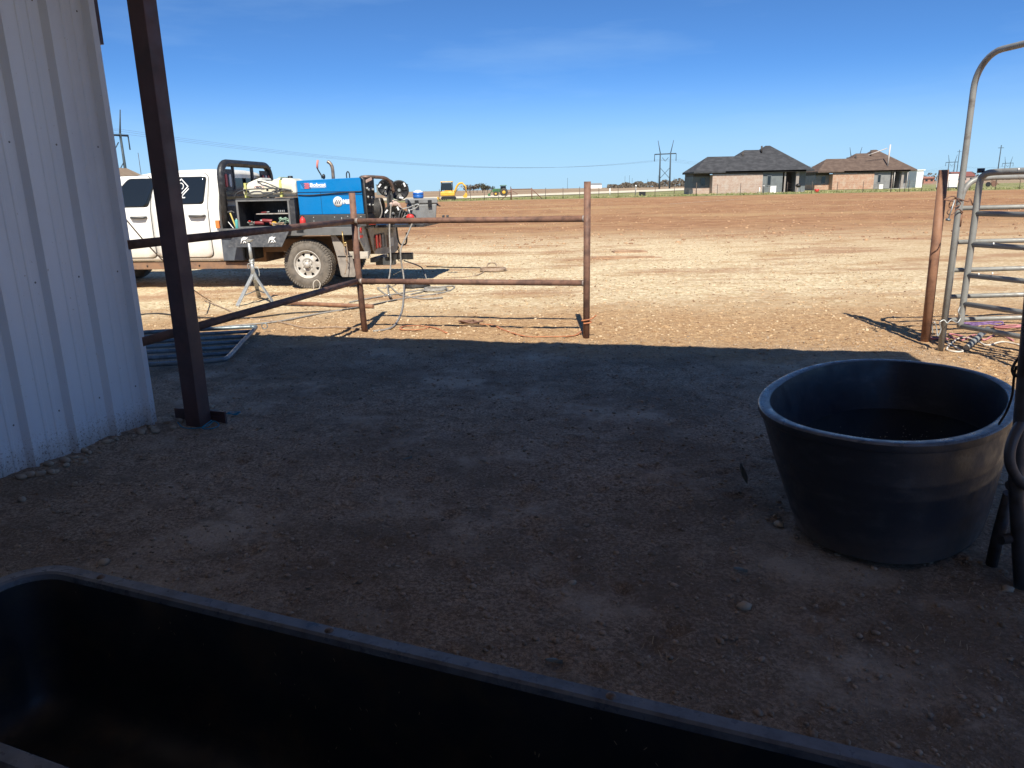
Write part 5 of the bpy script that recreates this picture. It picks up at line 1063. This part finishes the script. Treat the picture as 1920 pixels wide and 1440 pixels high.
def house(px0, px1, Yh, label, rf, bk, sd, chim, z0):
    cx_ = ((px0+px1)/2-960)/1380*Yh; Wd = (px1-px0)/1380*Yh; e = empty('house', (cx_, Yh, z0), label=label, cat='house')
    k = Wd/18.3; h = 3.0; L0 = -Wd/2+.4; R0 = Wd/2-.4
    def wl(nm, mt, *b_): q = MB(); q.box(*b_); return q.build(nm, mt, e)
    xb0, xb1 = L0+2.6*k, L0+10.3*k
    wl('brick_wall', bk, xb0, xb1, 0, 7, 0, h-.25); wl('frieze', trimd, xb0, xb1, -.01, .2, h-.24, h)
    wl('gable_wall', sd, L0, xb0-.005, 1.6, 7, .95, h-.45); wl('gable_base', bk, L0-.03, xb0-.005, 1.55, 7, 0, .945); wl('frieze', trimd, L0, xb0-.005, 1.58, 6.9, h-.44, h)
    wl('siding_wall', sd, xb1+.005, xb1+3.1*k, .15, 7, 0, h); wl('porch_back_wall', sidA if sd is sidB else trimd, xb1+3.1*k+.01, R0-1.6*k, 3.2, 7, 0, h)
    wl('corner_wall', sd, R0-1.6*k, R0, 1.5, 7, 0, h)
    wi = wl('window', win_g, xb1+.8*k, xb1+1.25*k, .10, .16, 1.1, 2.4); q = MB(); x0_, x1_ = xb1+.75*k, xb1+1.3*k
    for b_ in ((x0_-.08, x1_+.08, .08, .14, 2.4, 2.5), (x0_-.08, x1_+.08, .08, .14, 1.0, 1.1), (x0_-.08, x0_, .08, .14, 1.1, 2.4), (x1_, x1_+.08, .08, .14, 1.1, 2.4)): q.box(*b_)
    q.build('window_frame', sd, wi)
    wi = wl('window', win_g, xb1+3.9*k, xb1+4.8*k, 3.13, 3.19, .9, 2.3); dr_ = wl('door', trimd, xb1+5.2*k, xb1+5.9*k, 3.12, 3.19, .05, 2.2)
    for xx in (xb1+3.4*k, xb1+5.2*k, R0-1.75*k): wl('porch_post', M_('porch_post', (.3, .27, .25), rough=.8) if xx == xb1+3.4*k else bpy.data.materials['porch_post'], xx, xx+.22, .2, .42, 0, h)
    wl('gable_window', win_g, L0+1.2*k, L0+1.9*k, 1.57, 1.62, 1.15, 2.3)
    wl('porch_slab', M_('concrete', (.5, .49, .46), (.4, .39, .37), 2, .9) if 'concrete' not in bpy.data.materials else bpy.data.materials['concrete'], xb1+3.1*k, R0, .0, 3.2, -.2, .02)
    q = MB(); s0 = -Wd/2
    for j, (ex0, ra, rb_, ex1, hh2) in enumerate(((-9.15, -6.2, 1.0, 3.5, 2.3), (-4.3, .0, 3.8, 8.0, 3.25), (-1.2, 3.7, 4.4, 9.25, 3.9))):
        zz_ = h+.2+.003*j; d_ = hh2/.6*k; y0_ = -.4; V = [(ex0*k, y0_, zz_), (ex1*k, y0_, zz_), (ex1*k, y0_+2*d_, zz_), (ex0*k, y0_+2*d_, zz_), (ra*k, y0_+d_, zz_+hh2*k), (rb_*k, y0_+d_, zz_+hh2*k)]
        V += [(x, y, z-.2) for (x, y, z) in V[:4]]
        q.add(V, [(0, 1, 5, 4), (1, 2, 5), (2, 3, 4, 5), (3, 0, 4), (6, 7, 8, 9), (0, 1, 7, 6), (1, 2, 8, 7), (2, 3, 9, 8), (3, 0, 6, 9)])
    ro = q.build('roof', rf, e)
    q = MB(); q.box(L0-.35, R0+.2, -.35, 7.2, h-.06, h-.002); q.build('soffit', trimd, ro)
    q = MB(); q.tube([(xb1-2.2*k, 3.4, h+2.2*k), (xb1-2.2*k, 3.4, h+3.1*k)], .15, 8); q.build('roof_vent', trimd, ro)
    q = MB(); q.tube([(xb1+.9*k, 4.0, h+3.0*k), (xb1+.9*k, 4.0, h+4.0*k)], .14, 8); q.build('roof_vent', trimd, ro)
    return e, L0, R0, k, h
hs1 = house(1295, 1511, 113, 'grey brick and siding house with a charcoal hip roof, left of two across the field', shA, bkA, sidA, 0, .36)
hs2 = house(1519, 1697, 137, 'reddish brick house with a brown hip roof and tall flue pipe, right of two', shB, bkB, sidB, 1, .40)
e, L0, R0, k, h = hs2
q = MB(); q.tube([(L0+13.0*k, .8, h+.9), (L0+13.1*k, .8, h+4.6)], .13, 8); q.tube([(L0+9.5*k, 1.5, h+2.9), (L0+12.8*k, 1.2, h+4.0)], .07, 6); q.build('flue_pipe', M_('pale_pipe', (.55, .5, .48), rough=.6), e)
q = MB()
for xx in (L0+4.8*k, L0+14.0*k, R0-1.0): q.tube([(xx, -.15 if xx > L0+5*k else 1.4, 0), (xx, -.15 if xx > L0+5*k else 1.4, h)], .06, 6)
q.build('downpipes', M_('pale_pipe2', (.55, .52, .5), rough=.6), e)
# house roof seen over the truck cab
Yh = 112; e = empty('house', ((225-960)/1380*Yh, Yh, .36), label='tan hip roofed house whose roof shows above the truck cab', cat='house')
q = MB(); q.box(-9, 4.2, 0, 8, 0, 3.0); q.build('wall', sidB, e)
q = MB(); hip(q, -9, 4.4, 0, 9, 3.1, 2.2, .5); hip(q, -1.2, 4.6, -2.5, 8, 3.103, 2.45, .6); q.build('roof', M_('tan_shingles', (.26, .19, .13), (.33, .25, .18), 1.2, .9, 0, .4, .65, .3, 14, .02), e)
q = MB(); q.tube([(5.2, 2, 3), (5.2, 2, 7.6)], .04, 5); q.build('antenna', trimd, e)
q = MB(); q.box(-3, -1.6, -.03, .02, 1, 2.3); q.build('window', glass, e)
def base(px, Yd): return (px-960)/1380*Yd
# long grey block far left
def simple(name, px0, px1, Yd, hgt, dep, wm_, rfm, label, cat, gab=0.0, z0=None, wins=0, doors=0):
    x0_, x1_ = base(px0, Yd), base(px1, Yd); z0 = tz((x0_+x1_)/2, Yd) if z0 is None else z0
    e = empty(name, ((x0_+x1_)/2, Yd, z0), label=label, cat=cat); w2 = (x1_-x0_)/2
    q = MB(); q.box(-w2, w2, 0, dep, -.2, hgt); q.build('wall', wm_, e)
    q = MB()
    if gab: q.prism([(-.4, hgt), (dep/2, hgt+gab), (dep+.4, hgt)], -w2-.3, w2+.3, 'x')
    else: q.box(-w2-.2, w2+.2, -.2, dep+.2, hgt, hgt+.15)
    q.build('roof', rfm, e)
    for i in range(wins):
        xx = -w2+2*w2*(i+.5)/wins; q = MB(); q.box(xx-w2*.45/wins, xx+w2*.45/wins, -.04, .0, hgt*.35, hgt*.72); q.build('window', glass, e)
    for i in range(doors): q = MB(); q.box(w2*.3, w2*.3+1, -.04, 0, 0, 2.1); q.build('door', trimd, e)
    return e
simple('block_building', 722, 773, 300, 3.6, 10, M_('grey_green_wall', (.17, .2, .2), rough=.8), M_('dark_flat_roof', (.12, .13, .13), rough=.8), 'long low grey building on the horizon right of the cable reels', 'building', 0, .8, 5)
simple('container', 749, 762, 120, 1.6, 2.4, M_('faded_green', (.16, .2, .15), rough=.8), M_('faded_green2', (.13, .16, .13), rough=.8), 'faded green container behind the cable reels', 'container', 0, -.2)
simple('white_shed', 1700, 1712, 150, 3.2, 4, decal_w, decal_w, 'plain white box building directly right of the brown roofed house', 'shed', 0, .4, 0, 0)
simple('red_shed', 1714, 1733, 260, 1.5, 5, M_('salmon_wall', (.34, .16, .12), (.3, .18, .14), 1, .8), M_('salmon_roof', (.32, .14, .10), rough=.8), 'low salmon red building between the white box and the white trailer', 'shed', .6, .9, 2)
simple('farmhouse', 1770, 1806, 260, 1.9, 6, M_('pink_wall', (.42, .33, .29), rough=.8), M_('maroon_roof', (.2, .075, .065), rough=.8), 'pale house with a maroon roof right of the white trailer', 'house', 1.6, .9, 3)
simple('white_barn', 1110, 1130, 900, 4, 10, decal_w, galv, 'tiny white barn on the horizon left of the fence end post', 'barn', 2, .9)
# white trailer
tr2 = empty('cargo_trailer', (base(1757, 105), 105, .40), -.52, label='white box trailer standing on the grass left of the tall bow gate', cat='trailer')
q = MB(); q.box(-1.25, 1.25, 0, 3.2, .28, 2.05); q.build('box_body', decal_w, tr2, .05)
q = MB(); q.box(-.015, .015, -.012, .0, .35, 1.98); q.box(-.3, -.05, -.02, .0, 1.15, 1.2); q.build('door_seam', trimd, tr2)
q = MB(); q.box(-1.3, 1.3, -.08, 3.2, .16, .275); q.build('chassis', dkgrey, tr2)
for x in (-1.28, 1.1):
    q = MB(); q.tube([(x, 2.4, .28), (x+.18, 2.4, .28)], .28, 14); q.build('wheel', rubber, tr2)
q = MB(); q.box(-1.27, 1.27, -.02, 3.2, 2.052, 2.1); q.build('roof_edge', dkgrey, tr2)
# small yard things
def boxthing(name, px, Yd, w2, dep, hgt, mt, label, cat, cap=None):
    X_ = base(px, Yd); e = empty(name, (X_, Yd, tz(X_, Yd)), label=label, cat=cat)
    q = MB(); q.box(-w2, w2, -dep, dep, 0, hgt); q.build('cabinet', mt, e, .03)
    q = MB(); q.box(-w2*1.06, w2*1.06, -dep*1.06, dep*1.06, hgt, hgt+.08); q.build('lid', cap or mt, e); return e
boxthing('utility_box', 1204, 108, .42, .3, .5, black, 'dark utility box on the verge left of the grey house', 'utility box')
q = MB()
boxthing('utility_box', 1291, 112, .33, .3, .62, dkgrey, 'dark green utility box at the left corner of the grey house', 'utility box')
boxthing('ac_unit', 1440, 111, .42, .4, .9, decal_w, 'white air conditioning unit by the porch of the grey house', 'air conditioner')
boxthing('ac_unit', 1636, 135, .35, .3, .7, decal_w, 'small white box at the porch of the brown roofed house', 'air conditioner')
def stake(px, Yd, hgt, rad, mt, label, cat, cap=True):
    X_ = base(px, Yd); e = empty('marker_post', (X_, Yd, tz(X_, Yd)), label=label, cat=cat)
    q = MB(); q.tube([(0, 0, -.1), (0, 0, hgt)], rad, 8); q.build('stake', mt, e)
    if cap: q = MB(); q.ball((0, 0, hgt+.05), .12, .12, .14, 8, 5); q.build('cap', decal_w, e)
stake(1145, 125, 1.1, .09, decal_w, 'white marker post by the caliche road', 'marker post', False)
stake(1192, 106, 1.3, .05, galv, 'thin post with a white cap left of the dark utility box', 'marker post')
stake(1417, 109, .8, .07, decal_w, 'short white pipe on the lawn in front of the grey house', 'marker post', False)
stake(1424, 109, .95, .05, trimd, 'dark stake with a white cap on the lawn before the grey house', 'marker post')
q = MB()
gr = empty('grill', (base(1487, 112), 112, .36), label='black kettle grill at the right corner of the grey house', cat='grill')
q.ball((0, 0, .95), .4, .35, .3, 12, 8); q.build('kettle', black, gr)
q = MB(); q.tube([(-.25, 0, .7), (-.35, 0, 0)], .03, 6); q.tube([(.25, 0, .7), (.35, 0, 0)], .03, 6); q.build('legs', black, gr)
q = MB(); tb = empty('red_tub', (base(1521, 100), 100, .38), label='small red tub on the grass between the two houses', cat='tub')
q.lathe([(0, .0), (.22, 0), (.30, .45), (.28, .46), (.22, .1), (0, .08)], 14); q.build('tub', redp, tb, fix=False)
q = MB(); q.tube([(-.3, 0, .45), (0, 0, .62), (.3, 0, .45)], .015, 5); q.build('handle', galv, tb)
for (px, lab) in ((1829-60, ''),): pass
mc = empty('machinery', (base(1838, 130), 130, .4), label='dark farm implement with wheels seen through the gate on the grass', cat='implement')
q = MB(); q.tube([(-.5, 0, .4), (-.5, .2, .4)], .4, 12); q.build('wheel', black, mc)
q = MB(); q.tube([(.5, 0, .5), (.5, .2, .5)], .5, 12); q.build('wheel', rust, mc)
q = MB(); q.tube([(-.5, .1, .5), (.2, .1, 1.1), (.5, .1, .5), (1.4, .1, .4)], .07, 6); q.build('frame', rust, mc)
# pale line across the field
strip('pale_track', [(base(1245, 62), 60, .25), (base(1290, 66), 63, .25), (base(1375, 72), 70, .22)], 0, roadm, .03)

# ------------------------------------------------------------------ excavator and tractor
def wheel_at(nm, e, x, y, rad, wd_, mt, hubm=None):
    q = MB(); q.lathe([(rad*.45, 0), (rad*.9, 0), (rad, wd_*.2), (rad, wd_*.8), (rad*.9, wd_), (rad*.45, wd_)], 24, Matrix.Translation((x, y, rad)) @ Matrix.Rotation(R(-90), 4, 'X')); w_ = q.build(nm, mt, e)
    q = MB(); q.lathe([(0, wd_*.3), (rad*.45, wd_*.15), (rad*.5, wd_*.5)], 16, Matrix.Translation((x, y, rad)) @ Matrix.Rotation(R(-90), 4, 'X')); q.build('rim', hubm or mt, w_)
exy = M_('excavator_yellow', (.8, .45, .05), (.65, .36, .05), 2, .5)
Ye = 103; ex = empty('excavator', (base(852, Ye), Ye, tz(base(852, Ye), Ye)+.02), label='yellow mini excavator with folded boom parked on the far road', cat='excavator')
for y in (-.6, .4):
    q = MB(); q.prism(arc(.75, .25, .25, -90, 90, 6)+arc(-.75, .25, .25, 90, 270, 6), y, y+.3, 'y'); q.build('track', black, ex)
q = MB(); q.box(-1.05, .9, -.65, .65, .55, 1.15); q.build('engine_house', exy, ex, .12)
q = MB(); q.box(-.5, .9, -.55, .1, 1.15, 1.3); q.build('seat_deck', exy, ex, .05)
q = MB()
for (x, y) in ((-.95, -.6), (.55, -.6), (-.95, .1), (.62, .1)): q.tube([(x, y, 1.1), (x*.9, y, 2.35)], .05, 6)
q.build('cab_frame', black, ex)
q = MB(); q.box(-.85, .5, -.57, .07, 1.3, 2.25); q.build('cab_glass', glass, ex)
q = MB(); q.box(-.98, .68, -.66, .16, 2.33, 2.45); q.build('cab_roof', exy, ex, .04)
q = MB(); q.tube(bez([(.8, .3, .9), (1.1, .3, 1.7), (1.5, .3, 2.15), (2.0, .3, 2.2)], 5), [.13]*15+[.1], 8); q.build('boom', exy, ex)
q = MB(); q.tube([(1.85, .3, 2.25), (2.35, .3, 1.75), (2.4, .3, .95)], [.1, .1, .08], 8); q.build('stick', exy, ex)
q = MB(); q.tube([(1.0, .3, 1.1), (1.6, .3, 1.8)], .05, 6); q.tube([(1.7, .3, 1.75), (2.3, .3, 1.5)], .05, 6); q.build('hydraulic_ram', galv, ex)
q = MB(); q.prism([(2.4, 1.0), (2.55, .7), (2.45, .3), (2.1, .25), (1.9, .5), (2.1, .62), (2.25, .9)], .05, .55, 'y'); q.build('bucket', exy, ex)
q = MB(); q.box(-1.5, -1.35, -.7, .7, .1, .45); q.box(-1.4, -.8, -.1, .1, .25, .35); q.build('blade', exy, ex)
Yt = 150; tg = M_('tractor_green', (.03, .14, .05), (.04, .12, .05), 2, .5)
tk = empty('tractor', (base(948, Yt), Yt, tz(base(948, Yt), Yt)), label='green farm tractor with yellow rims on the far field right of the excavator', cat='tractor')
for y in (-.8, .5):
    wheel_at('wheel', tk, .5, y, .78, .4, rubber, yellowp); wheel_at('wheel', tk, -1.1, y+.05, .5, .3, rubber, yellowp)
q = MB(); q.prism([(-1.7, .75), (-1.75, 1.3), (-1.5, 1.45), (-.2, 1.5), (-.2, .75)], -.3, .3, 'y'); q.build('bonnet', tg, tk, .05)
q = MB(); q.box(-.2, 1.0, -.5, .5, .7, 1.25); q.build('platform', tg, tk, .05)
q = MB(); q.box(-.1, .9, -.45, .45, 1.25, 1.95); q.build('cab_glass', glass, tk)
q = MB()
for x in (-.12, .92):
    for y in (-.47, .47): q.tube([(x, y, 1.2), (x*.95, y, 2.0)], .05, 6)
q.build('cab_frame', black, tk)
q = MB(); q.box(-.3, 1.1, -.58, .58, 2.0, 2.12); q.build('cab_roof', tg, tk, .05)
q = MB(); q.tube([(-.9, -.6, .9), (-2.0, -.6, 1.0), (-2.3, -.6, .4)], .07, 6); q.tube([(-.9, .6, .9), (-2.0, .6, 1.0), (-2.3, .6, .4)], .07, 6); q.build('loader_arm', tg, tk)
q = MB(); q.prism([(-2.3, .6), (-2.7, .5), (-2.6, .05), (-2.15, .1)], -.9, .9, 'y'); q.build('loader_bucket', tg, tk)
q = MB(); q.box(1.3, 3.2, -.9, .9, .25, .4); q.tube([(1.0, 0, .6), (2.2, 0, .95), (3.2, 0, .45)], .06, 6); q.build('shredder', rust, tk, .03)

# ------------------------------------------------------------------ transmission line
pym = M_('weathered_steel_pole', (.045, .07, .09), (.04, .06, .075), 1, .7)
PY_ = [(-94.2, 186), (73.0, 355), (212, 468), (375, 646), (480, 734)]
labs = ['H-frame power pylon just right of the white wall, nearest and tallest in view', 'H-frame power pylon left of the grey house', 'H-frame power pylon rising behind the brown roofed house', 'H-frame power pylon above the white trailer', 'H-frame power pylon seen through the bow gate, rightmost']
hts = [20.8, 20.5, 20.5, 20.5, 20.5]
ld_ = Vector((1, .97, 0)).normalized(); cr = Vector((-ld_.y, ld_.x, 0))
for i, ((x, y), lab) in enumerate(zip(PY_, labs)):
    c2 = Vector((math.cos(0.25), math.sin(.25), 0)) if i else Vector((.25, .97, 0))
    if i: c2 = Vector((1, -.1, 0)).normalized()
    e = empty('power_pylon', (x, y, tz(x, y)), label=lab, cat='power pylon', group='H-frame pylons of the power line')
    Hh = hts[i]; zc = Hh-5.0; sp2 = 2.35
    for s_ in (-1, 1): q = MB(); q.tube([c2*sp2*s_+Vector((0, 0, -1)), c2*sp2*s_+Vector((0, 0, zc+.6))], [.42, .28], 8); q.build('pole', pym, e)
    q = MB(); q.tube([c2*-4.9+Vector((0, 0, zc-.1)), c2*4.9+Vector((0, 0, zc+.1))], .24, 6); q.build('cross_arm', pym, e)
    for s_ in (-1, 1): q = MB(); q.tube([c2*sp2*s_+Vector((0, 0, zc+.4)), c2*(sp2+1.2)*s_+Vector((0, 0, Hh+1.0))], [.22, .12], 6); q.build('shield_arm', pym, e)
    q = MB(); q.tube([c2*sp2+Vector((0, 0, zc-6)), c2*-sp2+Vector((0, 0, zc-11))], .12, 5); q.tube([c2*-sp2+Vector((0, 0, zc-6)), c2*sp2+Vector((0, 0, zc-11))], .12, 5); q.build('cross_brace', pym, e)
    for s_ in (-4.9, 4.9): q = MB(); q.tube([c2*s_+Vector((0, 0, zc)), c2*s_+Vector((0, 0, zc-3.2))], .16, 5); q.build('insulator', pym, e)
    q = MB(); q.tube([c2*-1.4+Vector((0, 0, zc-1.6)), Vector((0, 0, zc-3.2)), c2*1.4+Vector((0, 0, zc-1.6))], .14, 5); q.build('insulator', pym, e)
wm_ = M_('power_wire', (.10, .13, .16), rough=.6)
pts0 = [(-190, 92)]+PY_+[(620, 860)]; hz_ = [16.5, 17.2, 15.5+1.4, 15.4, 15.4, 15.4, 15.4]
wl_ = empty('power_line', (0, 0, 0), label='thin sagging power wires strung between the pylons across the sky', cat='power line')
for k_, (off, dz) in enumerate(((-6, -3.2), (0, -3.2), (6, -3.2))):
    q = MB(); P_ = []
    for i in range(len(pts0)-1):
        a, b_ = Vector((*pts0[i], 0)), Vector((*pts0[i+1], 0)); za = 15.6+1.2+dz*.5 if False else 16.0+(dz+3.2)*.6; 
        for j in range(16):
            t_ = j/16; p = a.lerp(b_, t_)+(cr if True else cr)*(-off)*.75; L2 = (b_-a).length; sag = 6.0*(L2/240)**2*(1 if dz < 0 else .5)
            zA = (12.9 if dz < 0 else 22.0)+tz(p.x, p.y); zA += 4.0*max(0, 1-abs(p.x+94)/175) if dz < 0 else 0
            P_.append((p.x, p.y, zA-sag*4*t_*(1-t_)))
    q.tube(P_,   .022, 4, cap=False); q.build('wire', wm_, wl_)
# single far poles
for (px, Yd, hg, lab) in ((1846, 300, 14, 'slim utility pole right of the bow gate upright'), (1751+21, 420, 17, 'slim utility pole beside the fourth pylon')):
    X_ = base(px, Yd); e = empty('utility_pole', (X_, Yd, tz(X_, Yd)), label=lab, cat='utility pole')
    q = MB(); q.tube([(0, 0, -.5), (0, 0, hg)], [.22, .15], 6); q.build('pole', pym, e)
    q = MB(); q.tube([(-1.1, 0, hg-1), (1.1, 0, hg-1)], .1, 5); q.build('cross_arm', pym, e)
k_ = 0
for px in (1172, 1180, 1185, 1213, 1261, 1275, 1232, 1068, 1690):
    Yd = 820; X_ = base(px, Yd); q = MB(); hg = random.uniform(8, 13); q.tube([(0, 0, -.5), (0, 0, hg)], .16, 5); o = q.build('utility_pole', pym); o.location = (X_, Yd, tz(X_, Yd)); tag(o, 'hair thin utility pole on the horizon above the dark tree line', 'utility pole', 'thin poles on the horizon')

# ------------------------------------------------------------------ trees on the horizon
leaf_d = M_('distant_foliage', (.055, .06, .035), (.10, .095, .065), .8, .9); leaf_b = M_('bare_brush', (.13, .11, .085), (.09, .08, .06), .5, .9)
bark = M_('bark', (.12, .09, .07), rough=.9)
def leafcloud(q, c, rx, ry, rz, N, s):
    for _ in range(N):
        v = Vector((random.gauss(0, 1), random.gauss(0, 1), random.gauss(0, 1))).normalized()*random.random()**.45
        p = Vector((c[0]+v.x*rx*(1+.25*math.sin(v.z*7)), c[1]+v.y*ry, c[2]+v.z*rz)); a = Vector((random.gauss(0, 1), random.gauss(0, 1), random.gauss(0, 1))).normalized(); b_ = a.orthogonal().normalized(); d = a.cross(b_); s2 = s*random.uniform(.5, 1.3)
        q.add([p-b_*s2, p+d*s2*.7, p+b_*s2, p-d*s2*.7], [(0, 1, 2, 3)])
def tree(px, Yd, hgt, wdt, mt, lab, N=260, grp='trees on the horizon'):
    X_ = base(px, Yd); e = empty('tree', (X_, Yd, tz(X_, Yd)), label=lab, cat='tree', group=grp)
    q = MB(); q.tube([(0, 0, -.3), (.05, 0, hgt*.5), (-.1, 0, hgt*.8)], [hgt*.03, hgt*.022, hgt*.008], 6)
    for k in range(5):
        a = random.uniform(0, 6.28); q.tube([(0, 0, hgt*(.3+.08*k)), (math.cos(a)*wdt*.35, math.sin(a)*wdt*.3, hgt*(.5+.08*k))], hgt*.01, 5)
    q.build('trunk', bark, e)
    q = MB()
    for k in range(5): leafcloud(q, (random.uniform(-.3, .3)*wdt, random.uniform(-.3, .3)*wdt, hgt*random.uniform(.45, .75)), wdt*.32, wdt*.32, hgt*.26, N//5, hgt*.07)
    q.build('crown', mt, e, fix=False)
TR = 'small dark tree on the horizon between the excavator and the tractor'
for (px, hg, wd2) in ((884, 4.2, 5), (890, 3.6, 4), (897, 3.4, 4), (904, 4.4, 4)): tree(px, 330, hg, wd2, leaf_b, 'low bare tree on the horizon right of the excavator boom', 200)
tree(914, 330, 4.8, 5.5, leaf_d, 'roundest dark tree on the horizon left of the tractor', 420, 'trees on the horizon')
tree(923, 330, 3.8, 4, leaf_d, 'dark tree touching the right side of the roundest horizon tree', 260); tree(930, 340, 3.2, 3.4, leaf_d, 'small dark tree directly behind the tractor bonnet', 220)
q = MB()
for i in range(5200):
    x = random.uniform(0, 1); Yd = random.uniform(620, 700); px = 1140+x*190 if i % 3 else random.uniform(1690, 1990)
    hg = (3+3.5*(x if i % 3 else .8))*(.55+.45*abs(math.sin(px*.13))+.3*abs(math.sin(px*.041)))
    X_ = base(px, Yd); z = tz(X_, Yd)+random.random()**.8*hg; s2 = random.uniform(.4, 1.1); p = Vector((X_, Yd, z)); a = Vector((random.gauss(0, 1), random.gauss(0, 1), random.gauss(0, 1))).normalized(); b_ = a.orthogonal().normalized(); d = a.cross(b_)
    q.add([p-b_*s2, p+d*s2*.7, p+b_*s2, p-d*s2*.7], [(0, 1, 2, 3)])
tag(q.build('far_woods', leaf_b, fix=False), 'dark brushy line of far woods along the right horizon', 'woods', kind='stuff')
# scattered tufts on the verge
q = MB()
for i in range(2600):
    Yd = random.uniform(94.5, 112); px = random.uniform(790, 1960); X_ = base(px, Yd)
    if px < 1290 and Yd > 106: continue
    p = Vector((X_, Yd, tz(X_, Yd))); h_ = random.uniform(.05, .22); e_ = random.uniform(.03, .12); a = random.uniform(0, PI)
    q.add([p+Vector((-e_*math.cos(a), -e_*math.sin(a), 0)), p+Vector((e_*math.cos(a), e_*math.sin(a), 0)), p+Vector((e_*.5, 0, h_)), p+Vector((-e_*.7, 0, h_*.8))], [(0, 1, 2, 3)])
tag(q.build('grass_tufts', M_('verge_grass', (.16, .19, .06), (.42, .38, .2), .3, .9), fix=False), 'rough green and straw grass along the far fence line', 'grass', kind='stuff')
